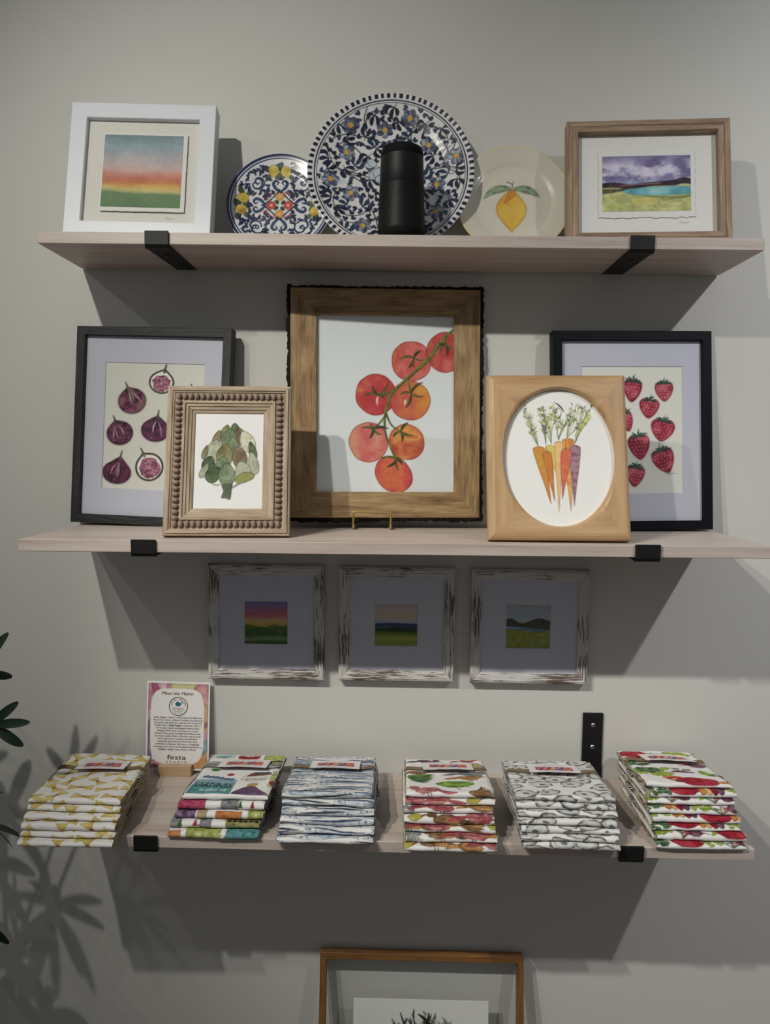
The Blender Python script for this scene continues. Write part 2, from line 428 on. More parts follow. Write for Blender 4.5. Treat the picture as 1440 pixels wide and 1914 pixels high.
class Art:
    """paints on a set of points; x right, y down"""

    def __init__(s, x, y, bg, aa=0.7, gain=1.45):
        s.x = x.ravel().astype(float); s.y = y.ravel().astype(float); s.aa = aa; s.g = gain; s.sat = 0.86; s.bb = (s.x.min(), s.x.max(), s.y.min(), s.y.max())
        s.C = np.tile(np.array(bg, float), (len(s.x), 1))

    def near(s, x0, x1, y0, y1):
        if x1 < s.bb[0] or x0 > s.bb[1] or y1 < s.bb[2] or y0 > s.bb[3]: return ()
        return np.nonzero((s.x > x0) & (s.x < x1) & (s.y > y0) & (s.y < y1))[0]

    def skip(s, P, r=0):
        k = r + 3 * s.aa + 0.1 * (np.ptp(P[:, 0]) + np.ptp(P[:, 1]))
        return P[:, 0].max() + k < s.bb[0] or P[:, 0].min() - k > s.bb[1] or P[:, 1].max() + k < s.bb[2] or P[:, 1].min() - k > s.bb[3]

    def mix(s, ix, m, c):
        m = m[:, None]; s.C[ix] = s.C[ix] * (1 - m) + np.asarray(c) * m

    def cover(s, sd): return np.clip(0.5 - sd / (2 * s.aa), 0, 1)

    def stroke(s, P, r, c, a=1.0, n=5, vary=0.0, seed=0, flat=False):
        P = np.asarray(P, float)
        if s.skip(P, max(r) if hasattr(r, '__len__') else r): return
        if len(P) > 2 and n > 1: P = cr_spline(P, n if np.ptp(P[:, 0]) + np.ptp(P[:, 1]) > 16 * s.aa else 2)
        m = len(P); t = np.linspace(0, 1, m)
        R = np.interp(t, np.linspace(0, 1, len(r)), r) if hasattr(r, '__len__') else np.full(m, float(r))
        k = R.max() + 2 * s.aa
        ix = s.near(P[:, 0].min() - k, P[:, 0].max() + k, P[:, 1].min() - k, P[:, 1].max() + k)
        if len(ix) == 0: return
        x = s.x[ix]; y = s.y[ix]; sd = np.full(len(ix), 1e9)
        for i in range(m - 1):
            dx, dy = P[i + 1] - P[i]; l2 = dx * dx + dy * dy + 1e-9
            q = np.clip(((x - P[i, 0]) * dx + (y - P[i, 1]) * dy) / l2, 0, 1)
            d = np.hypot(x - P[i, 0] - q * dx, y - P[i, 1] - q * dy) - (R[i] + (R[i + 1] - R[i]) * q)
            sd = np.minimum(sd, d)
        cc = np.asarray(c, float)
        if vary: cc = np.clip(cc[None, :] * (1 + vary * (fbm(x / 7, y / 7, seed) - 0.5)[:, None] * 2), 0, 255)
        s.mix(ix, s.cover(sd) * a, cc)

    def leaf(s, a, b, w, c, bend=0.0, al=1.0, vary=0.0, fat=0.45, seed=0, outline=None, ow=0.8):
        a = np.array(a, float); b = np.array(b, float); d = b - a; nrm = np.array([-d[1], d[0]])
        P = [a + d * t + nrm * bend * math.sin(math.pi * t) for t in np.linspace(0, 1, 9)]
        prof = [w * max(0.0, (math.sin(math.pi * t ** (math.log(0.5) / math.log(fat))))) ** 0.8 for t in np.linspace(0, 1, 9)]
        if outline is not None: s.stroke(P, [q + ow for q in prof], outline, al, n=1)
        s.stroke(P, prof, c, al, n=1, vary=vary, seed=seed)

    def poly_sd(s, P, x, y):
        sd = np.full(len(x), 1e9); ins = np.zeros(len(x), bool); m = len(P)
        for i in range(m):
            ax, ay = P[i]; bx, by = P[(i + 1) % m]; dx, dy = bx - ax, by - ay
            q = np.clip(((x - ax) * dx + (y - ay) * dy) / (dx * dx + dy * dy + 1e-9), 0, 1)
            sd = np.minimum(sd, np.hypot(x - ax - q * dx, y - ay - q * dy))
            if ay != by:
                cnd = ((ay > y) != (by > y)) & (x < (bx - ax) * (y - ay) / (by - ay) + ax); ins ^= cnd
        return np.where(ins, -sd, sd)

    def blob(s, P, cols, seed=0, sc=14.0, edge=0.25, ew=2.0, a=1.0, smooth=True, grad=None, con=1.7, line=None):
        """watercolour pool: colours mingle by noise, pigment gathers at the rim"""
        P = np.asarray(P, float)
        if s.skip(P): return
        if smooth: P = cr_spline(P, 5 if np.ptp(P[:, 0]) > 18 * s.aa else 2, True)
        k = 2 * s.aa + 1
        ix = s.near(P[:, 0].min() - k, P[:, 0].max() + k, P[:, 1].min() - k, P[:, 1].max() + k)
        if len(ix) == 0: return
        x = s.x[ix]; y = s.y[ix]; sd = s.poly_sd(P, x, y)
        cols = np.asarray(cols, float).reshape(-1, 3); n = len(cols)
        f = fbm(x / sc, y / sc, seed, 4)
        f = np.clip((f - 0.5) * con + 0.5, 0, 1)
        if grad is not None:
            gx, gy, amt = grad; u = (x - P[:, 0].mean()) * gx + (y - P[:, 1].mean()) * gy
            f = np.clip(f * (1 - amt) + amt * (0.5 + u / (np.ptp(u) + 1e-6)), 0, 1)
        q = f * (n - 1); i = np.clip(q.astype(int), 0, max(n - 2, 0)); fr = (q - i)[:, None]
        c = cols[i] * (1 - fr) + cols[np.minimum(i + 1, n - 1)] * fr if n > 1 else np.repeat(cols, len(x), 0)
        c = c * (1 - edge * np.exp(-(sd / ew) ** 2))[:, None]
        if line is not None:
            m = np.clip(1 - np.abs(sd + 0.4) / line[1], 0, 1)[:, None]; c = c * (1 - m) + np.array(line[0]) * m
        s.mix(ix, s.cover(sd) * a, c)

    def ell(s, cx, cy, rx, ry, cols, rot=0.0, wob=0.04, seed=0, **kw):
        an = np.linspace(0, 2 * np.pi, 18, endpoint=False); rs = random.Random(seed)
        P = []
        for t in an:
            w = 1 + wob * (rs.random() * 2 - 1); X = rx * w * math.cos(t); Y = ry * w * math.sin(t)
            P.append((cx + X * math.cos(rot) - Y * math.sin(rot), cy + X * math.sin(rot) + Y * math.cos(rot)))
        s.blob(P, cols, seed=seed, **kw)

    def text(s, body, cx, y, size, c, rot=0.0, shear=0.0, bold=False, a=1.0, sy=1.0):
        V, T = text_mesh(body, shear, bold)
        if len(T) == 0: return
        X = V[:, 0] * size; Y = -V[:, 1] * size * sy
        P = np.stack([cx + X * math.cos(rot) - Y * math.sin(rot), y + X * math.sin(rot) + Y * math.cos(rot)], 1)
        all_ix = s.near(P[:, 0].min(), P[:, 0].max(), P[:, 1].min(), P[:, 1].max())
        if len(all_ix) == 0: return
        x = s.x[all_ix]; yy = s.y[all_ix]; ins = np.zeros(len(x), bool)
        for t in T:
            A, B, Q = P[t]
            d = (B[1] - Q[1]) * (A[0] - Q[0]) + (Q[0] - B[0]) * (A[1] - Q[1])
            if abs(d) < 1e-12: continue
            u = ((B[1] - Q[1]) * (x - Q[0]) + (Q[0] - B[0]) * (yy - Q[1])) / d; v = ((Q[1] - A[1]) * (x - Q[0]) + (A[0] - Q[0]) * (yy - Q[1])) / d
            ins |= (u >= -0.02) & (v >= -0.02) & (u + v <= 1.02)
        s.mix(all_ix[ins], np.full(ins.sum(), a), c)

    def bands(s, stops, seed=0, warp=4.0, sc=(40, 12), x0=0, soft=None):
        """horizontal washes: stops = [(y, colour)...] with noisy boundaries"""
        yy = s.y + warp * (fbm(s.x / sc[0], s.y / sc[1], seed, 3) - 0.5) * 2
        ys = [q[0] for q in stops]; cs = np.array([q[1] for q in stops], float)
        for k in range(3): s.C[:, k] = np.interp(yy, ys, cs[:, k])

    def mottle(s, amt, sc, seed=0):
        s.C *= (1 + amt * (fbm(s.x / sc, s.y / sc, seed, 3) - 0.5) * 2)[:, None]; s.C = np.clip(s.C, 0, 255)

    def out(s):
        g = s.C.mean(1, keepdims=True)
        return lin(np.clip(g + (s.C - g) * s.sat, 0, 255), s.g)


def sheet(name, w, h, x0, z0, y, px, draw, parent, step=0.001, bg=(205, 205, 198), gain=1.45, mat='paper', aa=None, thick=0.0):
    """flat print: lower-left corner at local (x0, y, z0); px = picture coordinates (left, top, right, bottom)"""
    nx, nz = max(2, int(w / step) + 1), max(2, int(h / step) + 1)
    U, V = np.meshgrid(np.linspace(0, 1, nx), np.linspace(0, 1, nz), indexing='ij')
    a = Art(px[0] + U * (px[2] - px[0]), px[3] + V * (px[1] - px[3]), bg, aa or 0.6 * (px[2] - px[0]) / nx + 0.2, gain)
    draw(a)
    verts = np.stack([x0 + U * w, np.full_like(U, y), z0 + V * h], -1).reshape(-1, 3)
    return mesh_obj(name, verts, grid_faces(nx, nz), MAT[mat], parent, cols=a.out())

# ------------------------------------------------------------------ setting
v, f = box(-4.0, 5.0, 0.0, 0.1, FLOOR, 1.75)
tag(mesh_obj('wall_back', v, f, MAT['wall']), kind='structure')
v, f = box(-4.0, 5.0, -5.0, 0.1, FLOOR - 0.1, FLOOR)
tag(mesh_obj('floor', v, f, MAT['floor']), kind='structure')
v, f = box(-4.0, 5.0, -0.014, 0.0, FLOOR, FLOOR + 0.11)
tag(mesh_obj('baseboard_back', v, f, MAT['trim']), kind='structure')


# ------------------------------------------------------------------ shelves on black J brackets
def bracket(parent, x, D, plate, wall_screws):
    w, t = 0.0395, 0.005
    z0 = -TH
    path = [(-D - 0.005, 0.0015), (-D - 0.005, z0 - 0.001)]
    for k in range(1, 6):
        a = k / 6 * math.pi / 2; path.append((-D - 0.005 + 0.003 * (1 - math.cos(a)), z0 - 0.001 - 0.003 * math.sin(a) + 0.0012))
    path += [(-D + 0.002, z0 - 0.0005), (-0.004, z0 - 0.0005), (-0.001, z0 + 0.001), (-0.0005, z0 + 0.006), (-0.0005, plate)]
    V, F = [], []
    n = len(path)
    for i, (y, z) in enumerate(path):
        a = path[max(i - 1, 0)]; c = path[min(i + 1, n - 1)]
        dy, dz = c[0] - a[0], c[1] - a[1]; l = math.hypot(dy, dz); ny, nz = dz / l, -dy / l
        oy, oz = y + ny * t, z + nz * t
        if i >= n - 3: oy, oz = y - 0.0045, z
        if i == n - 4: oy, oz = y - 0.003, z + 0.0005
        if i >= n - 3:
            V += [(x - w / 2, y, z), (x + w / 2, y, z), (x + w / 2, oy, oz), (x - w / 2, oy, oz)]
        else:
            V += [(x - w / 2, y, z), (x + w / 2, y, z), (x + w / 2, oy, oz), (x - w / 2, oy, oz)]
    for i in range(n - 1):
        for k in range(4):
            F.append((i * 4 + k, i * 4 + (k + 1) % 4, i * 4 + 4 + (k + 1) % 4, i * 4 + 4 + k))
    F.append((0, 1, 2, 3)[::-1]); F.append(tuple((n - 1) * 4 + k for k in range(4)))
    b = fix_normals(mesh_obj('bracket', V, F, MAT['iron'], parent))
    prof = [(0.0001, 0.0022), (0.0024, 0.0020), (0.0042, 0.0011), (0.0048, 0.0)]
    sv, sf = lathe(prof, 12)
    for q in (0.28, 0.78):
        mesh_obj('screw', sv, sf, MAT['screw_dark'], b, M=Matrix.Translation((x, -D * (1 - q), z0 - 0.0055)) @ Matrix.Rotation(math.pi, 4, 'X'))
    if wall_screws:
        for z in (plate - 0.024, plate - 0.069):
            s = mesh_obj('screw', sv, sf, MAT['zinc'], b, smooth=True, M=Matrix.Translation((x + 0.0005, -0.005, z)) @ Matrix.Rotation(math.pi / 2, 4, 'X'))
            cv, cf = merge([box(-0.0023, 0.0023, -0.0005, 0.0005, 0.0018, 0.0026), box(-0.0005, 0.0005, -0.0023, 0.0023, 0.0018, 0.0026)])
            s2 = mesh_obj('screw', cv, cf, MAT['screw_dark'], b, M=Matrix.Translation((x + 0.0005, -0.005, z)) @ Matrix.Rotation(math.pi / 2, 4, 'X'))
            s2.name = 'screw_slot'
    return b


def shelf(key, D, x0, bx, label, z, plate):
    ang = -math.atan(SLOPE[key] / L)
    root = thing('wall_shelf', label, 'shelf', Matrix.Translation((0.61, 0, z)) @ Matrix.Rotation(ang, 4, 'Y'), 'whitewashed wall shelves')
    v, f = box(x0 - 0.61, x0 - 0.61 + L, -D - 0.005, -0.005, -TH, 0.0, 0.0008)
    fix_normals(mesh_obj('plank', v, f, MAT['shelf'], root))
    for i, b in enumerate(bx):
        bracket(root, b - 0.61, D, plate, key == 'b')
    return root


shelf('t', 0.1759, 0.0026, (0.2066, 1.0194), 'uppermost whitewashed wood wall shelf, carrying painted plates and a black speaker', ZT, 0.06)
shelf('m', 0.2626, -0.0006, (0.2063, 1.0199), 'middle whitewashed wood wall shelf, carrying fruit and vegetable pictures', ZM, 0.06)
shelf('b', 0.2621, -0.002, (0.2021, 1.0136), 'lowest whitewashed wood wall shelf, carrying stacks of folded towels', ZB, 0.1327)


# ------------------------------------------------------------------ frames
def rail(name, Ls, prof, mat, parent, M, smooth=False):
    V = []; n = len(prof)
    for u, y in prof: V += [(-(Ls / 2 - u), y, u), (Ls / 2 - u, y, u)]
    F = [(2 * i, 2 * ((i + 1) % n), 2 * ((i + 1) % n) + 1, 2 * i + 1) for i in range(n)]
    F += [tuple(2 * i for i in range(n)), tuple(2 * i + 1 for i in range(n))[::-1]]
    return fix_normals(mesh_obj(name, V, F, mat, parent, M=M, smooth=smooth))


def basis(ex, ez, o):
    return Matrix(((ex[0], 0, ez[0], o[0]), (ex[1], 1, ez[1], o[1]), (ex[2], 0, ez[2], o[2]), (0, 0, 0, 1)))


def side_matrices(Wd, H):
    return [(Wd, basis((1, 0, 0), (0, 0, 1), (0, 0, 0))), (H, basis((0, 0, 1), (-1, 0, 0), (Wd / 2, 0, H / 2))),
            (Wd, basis((-1, 0, 0), (0, 0, -1), (0, 0, H))), (H, basis((0, 0, -1), (1, 0, 0), (-Wd / 2, 0, H / 2)))]


def four_sides(root, Wd, H, prof, mat, name='frame_side'):
    for Ls, M in side_matrices(Wd, H): rail(name, Ls, prof, mat, root, M)


def flat_prof(w, t, b=0.0009, lip=None):
    p = [(0, t), (0, b), (b, 0), (w - b, 0), (w, b)]
    p += [(w, t)] if lip is None else [(w, lip), (w + 0.003, lip), (w + 0.003, t)]
    return p


def backing(root, Wd, H, m, y, t=0.003, mat='white_mat'):
    return box_obj('backing_board', (-Wd / 2 + m, Wd / 2 - m, y, y + t, m, H - m), MAT[mat], root)


def glass(root, x0, x1, z0, z1, y):
    return mesh_obj('glass_pane', [(x0, y, z0), (x1, y, z0), (x1, y, z1), (x0, y, z1)], [(0, 1, 2, 3)], MAT['glass'], root)


def mat_board(root, x0, x1, z0, z1, wx0, wx1, wz0, wz1, y, mat, t=0.0016):
    o = [(x0, z0), (x1, z0), (x1, z1), (x0, z1)]; w = [(wx0, wz0), (wx1, wz0), (wx1, wz1), (wx0, wz1)]
    b = 0.0011; i = [(wx0 + b, wz0 + b), (wx1 - b, wz0 + b), (wx1 - b, wz1 - b), (wx0 + b, wz1 - b)]
    V = [(a, y, c) for a, c in o] + [(a, y, c) for a, c in w] + [(a, y + t, c) for a, c in i] + [(a, y + t, c) for a, c in o]
    F = []
    for k in range(4):
        k2 = (k + 1) % 4
        F += [(k, k2, 4 + k2, 4 + k), (4 + k, 4 + k2, 8 + k2, 8 + k), (12 + k2, 12 + k, k, k2)]
    return mesh_obj('mat_board', V, F, MAT[mat], root)


def easel_back(root, H, lean, mat, depth):
    """hinged strut behind a standing frame, reaching down to the shelf"""
    h = H * 0.6; w = 0.028
    drop = 0.0
    ang = lean + 0.38
    ln = h * math.cos(lean) / math.cos(ang - lean) if False else h * math.cos(0) / max(0.2, math.cos(ang) / math.cos(lean))
    M = Matrix.Translation((0, depth, h)) @ Matrix.Rotation(ang, 4, 'X')
    ln = (h * math.cos(lean) - depth * math.sin(lean)) / math.cos(ang - lean)
    box_obj('easel_strut', (-w, w, 0.0, 0.003, -ln, 0), mat, root, M=M)


K1 = lambda x, y: (60 + x * .3889, 160 + y * .3889)
K3 = lambda x, y: (850 + x * .4097, 190 + y * .4097)
K4 = lambda x, y: (20 + x * .375, 580 + y * .375)
K5 = lambda x, y: (510 + x * .2917, 510 + y * .2917)
K6 = lambda x, y: (890 + x * .382, 590 + y * .382)


def signature(a, x, y, s=1.0, c=(90, 90, 88)):
    a.stroke([(x, y + 3 * s), (x + 1.5 * s, y - 3 * s), (x + 3 * s, y + 2 * s), (x + 5 * s, y - 3 * s), (x + 6 * s, y + 2 * s), (x + 9 * s, y + 1 * s), (x + 16 * s, y)], 0.5, c, 0.8)


def ink_mark(parent, x, z, y, s=1.0):
    P = cr_spline([(0, -.003), (.0015, .003), (.003, -.002), (.005, .003), (.006, -.002), (.009, -.001), (.016, 0)], 5) * s
    V, F = [], []
    for k, q in enumerate(P):
        V += [(x + q[0], y, z + q[1] - .00022), (x + q[0] + .0002, y, z + q[1] + .00022)]
    for k in range(len(P) - 1): F.append((2 * k, 2 * k + 2, 2 * k + 3, 2 * k + 1))
    return mesh_obj('signature', V, F, MAT['ink_grey'], parent)


# --- white shadow-box frame with the sunset wash
def art_sunset(a):
    a.sat = 0.74
    a.bands([(250, (104, 124, 133)), (262, (112, 134, 142)), (272, (122, 143, 150)), (282, (132, 142, 150)), (294, (150, 147, 152)), (306, (166, 150, 150)), (316, (178, 146, 142)),
             (324, (184, 122, 108)), (336, (182, 100, 80)), (342, (186, 108, 66)), (348, (192, 146, 70)), (354, (186, 164, 96)), (359, (150, 152, 98)), (362, (96, 124, 82)), (376, (92, 122, 84)), (390, (86, 116, 78))],
            seed=3, warp=5, sc=(60, 16))
    a.mottle(0.07, 26, 9); a.mottle(0.04, 5, 4)
    ix = a.near(190, 350, 260, 275); x = a.x[ix]; d = np.abs(a.y[ix] - (268 - 8 * np.sin((x - 195) / 48)))
    a.mix(ix, np.clip(1 - d / 1.2, 0, 1) * 0.35, (80, 104, 114))


def deckle(name, x0, x1, z0, z1, y, mat, parent, amp=0.0012, seed=0, t=0.0008):
    rs = random.Random(seed); V = []; n = 36
    P = [(x0 + (x1 - x0) * k / n, z0) for k in range(n)] + [(x1, z0 + (z1 - z0) * k / n) for k in range(n)] + [(x1 - (x1 - x0) * k / n, z1) for k in range(n)] + [(x0, z1 - (z1 - z0) * k / n) for k in range(n)]
    P = [(a + rs.uniform(-amp, amp), b + rs.uniform(-amp, amp)) for a, b in P]; m = len(P)
    V = [(a, y, b) for a, b in P] + [(a, y + t, b) for a, b in P]
    F = [tuple(range(m))] + [(k, m + k, m + (k + 1) % m, (k + 1) % m) for k in range(m)]
    return mesh_obj(name, V, F, mat, parent)


t = thing('picture_frame', 'white shadow-box frame holding a pink and green sunset wash painting', 'picture frame', pose((0.153, -0.1306, 0.3675), 0.203, 0.027, 0.011), 'framed art on the shelves')
four_sides(t, 0.258, 0.252, flat_prof(0.0285, 0.03), MAT['white_frame'])
backing(t, 0.258, 0.252, 0.004, 0.010, mat='cream_mat')
deckle('paper', -0.0705, 0.0795, 0.0508, 0.1985, 0.0062, MAT['white_mat'], t, 0.0003, 2)
sheet('print', 0.1405, 0.1365, -0.0685, 0.0583, 0.0058, (188, 251, 340.5, 388), art_sunset, t, 0.00095)


ink_mark(t, 0.046, 0.0405, 0.0096)
easel_back(t, 0.252, 0.203, MAT['white_frame'], 0.03)


# --- driftwood frame with the violet sky painting
def art_violet(a):
    n = fbm(a.x / 26, a.y / 16, 5, 4); n2 = fbm(a.x / 10, a.y / 7, 15, 3)
    w = np.clip((n - 0.40) * 4.2, 0, 1) * np.clip((a.y - 288) / 25, 0, 1)
    w = np.clip(w * (0.6 + 0.8 * n2), 0, 1)[:, None]
    sky = np.array([98, 90, 132.]) * (0.82 + 0.4 * fbm(a.x / 30, a.y / 30, 8)[:, None])
    a.C[:] = sky * (1 - w) + np.array([182, 178, 196.]) * w
    lo = np.clip((a.y - 330) / 12, 0, 1)[:, None] * 0.6
    a.C[:] = a.C * (1 - lo) + np.array([122, 140, 172.]) * lo
    ix = np.nonzero(a.y > 346 + 2 * np.sin(a.x / 9))[0]
    y = a.y[ix]; x = a.x[ix]; g = fbm(x / 20, y / 8, 3)[:, None]
    c = np.array([128, 138, 84.]) * (1 - g) + np.array([196, 190, 124.]) * g
    a.C[ix] = c * (0.85 + 0.3 * fbm(x / 8, y / 5, 6)[:, None])
    a.blob([(1170, 352), (1230, 349), (1300, 350), (1300, 362), (1240, 365), (1190, 364), (1165, 358)], [(70, 128, 142), (96, 158, 168), (120, 176, 182)], 4, 20, 0.1)
    a.stroke([(1120, 346), (1150, 345), (1180, 348), (1220, 344), (1260, 342), (1280, 338), (1300, 342)], [4.5, 5, 4, 4, 5, 5.5, 5], (48, 34, 42), 0.92, vary=0.5, seed=2)
    a.stroke([(1120, 356), (1145, 356), (1175, 352)], [5, 4, 1], (56, 50, 40), 0.75, vary=0.6)
    a.stroke([(1160, 346), (1200, 344), (1235, 342)], 0.8, (160, 130, 140), 0.7)
    a.stroke([(1205, 366), (1260, 369), (1300, 365)], [1, 2.5, 1.5], (92, 110, 64), 0.7)
    a.ell(1225, 358, 7, 1.4, [(214, 214, 216)], wob=0.15)
    a.stroke([(1240, 374), (1270, 371), (1298, 367)], 0.6, (70, 66, 50), 0.6)
    a.ell(1205, 376, 22, 8, [(196, 176, 84), (206, 190, 110)], wob=0.2, a=0.45, edge=0)
    a.ell(1150, 382, 26, 6, [(150, 164, 80), (176, 184, 104)], wob=0.2, a=0.5, edge=0)


t = thing('picture_frame', 'brown driftwood frame holding a violet cloudy sky over water painting', 'picture frame', pose((1.0471, -0.1297, 0.3628), 0.185, -0.064, 0), 'framed art on the shelves')
four_sides(t, 0.2806, 0.2272, [(0, 0.025), (0, 0.001), (0.001, 0), (0.0095, 0), (0.0105, 0.0015), (0.0115, 0.0), (0.0195, 0), (0.0205, 0.001), (0.0205, 0.025)], MAT['driftwood'])
backing(t, 0.2806, 0.2272, 0.004, 0.014, mat='white_mat')
deckle('paper', -0.083, 0.0835, 0.0525, 0.1755, 0.0122, MAT['white_mat'], t, 0.0013, 5)
sheet('print', 0.152, 0.1025, -0.0765, 0.0642, 0.0118, (1126, 291, 1293, 394), art_violet, t, 0.0009)
ink_mark(t, 0.056, 0.044, 0.0137)
easel_back(t, 0.2272, 0.185, MAT['driftwood'], 0.025)


# --- black frame with the figs
def fig(a, cx, cy, r, stem, cols, seed):
    sx, sy = stem; d = math.hypot(sx - cx, sy - cy); ux, uy = (sx - cx) / d, (sy - cy) / d; px, py = -uy, ux
    P = []
    for tt in np.linspace(-2.45, 2.45, 13): P.append((cx - r[0] * math.cos(tt) * ux * 0.95 + r[0] * math.sin(tt) * px, cy - r[1] * math.cos(tt) * uy * 0.95 + r[1] * math.sin(tt) * py))
    P += [(cx + ux * d * 0.72 + px * 1.8, cy + uy * d * 0.72 + py * 1.8), (cx + ux * d * 0.72 - px * 1.8, cy + uy * d * 0.72 - py * 1.8)]
    return P, (ux, uy, px, py, d)


def art_figs(a):
    a.sat = 0.72
    dark = [(44, 18, 34), (92, 34, 62), (118, 46, 80), (62, 26, 48)]
    def whole(cx, cy, rx, ry, sx, sy, cols, seed):
        c = K4(cx, cy); st = K4(sx, sy); P, (ux, uy, px, py, d) = fig(a, c[0], c[1], (rx * .375, ry * .375), st, cols, seed)
        P2 = [(c[0] + (q[0] - c[0]) * 1.06, c[1] + (q[1] - c[1]) * 1.05 + 0.4) for q in P]
        a.blob(P2, [(60, 50, 56)], seed, a=0.5, edge=0); a.blob([(c[0] + (q[0] - c[0]) * 1.035, c[1] + (q[1] - c[1]) * 1.03 + 0.2) for q in P], [(198, 196, 184)], seed, edge=0)
        a.blob(P, cols, seed, 9, 0.35, 2.5, con=2.2)
        rs = random.Random(seed)
        for k in range(7):
            an = rs.uniform(-1.0, 1.0); l = rs.uniform(.2, .7)
            q0 = (c[0] + ux * d * 0.45 + px * an * 3, c[1] + uy * d * 0.45 + py * an * 3)
            q1 = (c[0] + px * an * rx * .375 * l - ux * rx * .2 * l, c[1] + py * an * rx * .375 * l - uy * rx * .2 * l)
            a.stroke([q0, ((q0[0] + q1[0]) / 2 + px * an * 2.5, (q0[1] + q1[1]) / 2 + py * an * 2.5), q1], [0.2, 0.9, 0.2], (206, 196, 190) if k % 3 == 0 else (52, 20, 38), 0.75)
        for k in range(5):
            x = c[0] + rs.uniform(-.5, .5) * rx * .375; y = c[1] + rs.uniform(-.3, .6) * ry * .375
            a.stroke([(x, y), (x + rs.uniform(-3, 3), y + rs.uniform(1, 4))], [0.4, 1.1, 0.3], (196, 170, 176) if k < 2 else (40, 16, 30), 0.7, n=1)
        a.stroke([(c[0] + ux * d * .6, c[1] + uy * d * .6), st], [2.6, 1.2], (74, 66, 58), 0.95, n=1, vary=0.5)

    def cut(cx, cy, rx, ry, sx, sy, seed):
        c = K4(cx, cy); st = K4(sx, sy); P, (ux, uy, px, py, d) = fig(a, c[0], c[1], (rx * .375, ry * .375), st, None, seed)
        sc = lambda k: [(c[0] + (q[0] - c[0]) * k, c[1] + (q[1] - c[1]) * k) for q in P]
        a.blob(sc(1.04), [(52, 42, 50)], seed, edge=0); a.blob(sc(0.98), [(34, 22, 30), (84, 76, 60)], seed, 8, edge=0); a.blob(sc(0.9), [(208, 202, 194)], seed, edge=0)
        a.ell(c[0] - ux * 2, c[1] - uy * 2, rx * .375 * .74, ry * .375 * .74, [(110, 48, 78), (152, 76, 104), (170, 100, 120)], 0, 0.1, seed, sc=5, edge=0.15, con=2.4)
        rs = random.Random(seed)
        for k in range(70):
            an = rs.uniform(0, 6.28); q = math.sqrt(rs.uniform(0.06, 1)) * .7
            x = c[0] - ux * 2 + math.cos(an) * rx * .375 * q; y = c[1] - uy * 2 + math.sin(an) * ry * .375 * q
            a.stroke([(x, y), (x + math.cos(an) * 1.4, y + math.sin(an) * 1.4)], 0.45, (70, 26, 48) if k % 3 else (206, 170, 178), 0.85, n=1)
        a.ell(c[0] - ux * 2, c[1] - uy * 2, 2.4, 1.6, [(218, 206, 200)], 0.4, 0.3, seed)
        a.stroke([(c[0] + ux * d * .6, c[1] + uy * d * .6), st], [2.8, 1.4], (86, 78, 70), 0.95, n=1, vary=0.5)

    cut(748, 355, 62, 56, 770, 268, 1)
    whole(602, 450, 72, 66, 566, 358, [(60, 24, 44), (110, 40, 70), (134, 60, 92), (98, 92, 74)], 2)
    whole(545, 610, 68, 62, 508, 525, dark, 3)
    whole(725, 590, 72, 60, 740, 492, [(66, 28, 54), (98, 40, 72), (84, 34, 64)], 4)
    whole(536, 805, 74, 60, 560, 698, [(40, 18, 32), (86, 26, 58), (104, 34, 68), (56, 30, 40)], 5)
    cut(702, 772, 70, 70, 656, 682, 6)
    whole(880, 450, 66, 60, 900, 360, dark, 7); whole(890, 640, 66, 60, 870, 550, dark, 8); cut(880, 800, 66, 66, 900, 700, 9)


MATTED = dict(w=0.0175)
t = thing('picture_frame', 'black wood-grain frame with a pale lilac mat around purple figs', 'picture frame', pose((0.1356, -0.049, -0.1491), 0.064, -0.093, 0.026), 'framed art on the shelves')
four_sides(t, 0.3088, 0.379, flat_prof(0.0170, 0.024), MAT['black_wood'])
backing(t, 0.3088, 0.379, 0.004, 0.013)
mat_board(t, -0.15, 0.15, 0.005, 0.374, -0.0985, 0.1005, 0.068, 0.3125, 0.0095, 'lilac_mat')
sheet('print', 0.201, 0.2465, -0.0995, 0.067, 0.0113, (192, 677, 382.5, 913), art_figs, t, 0.00105, bg=(190, 188, 177), gain=1.5)
glass(t, -0.15, 0.15, 0.006, 0.373, 0.007)


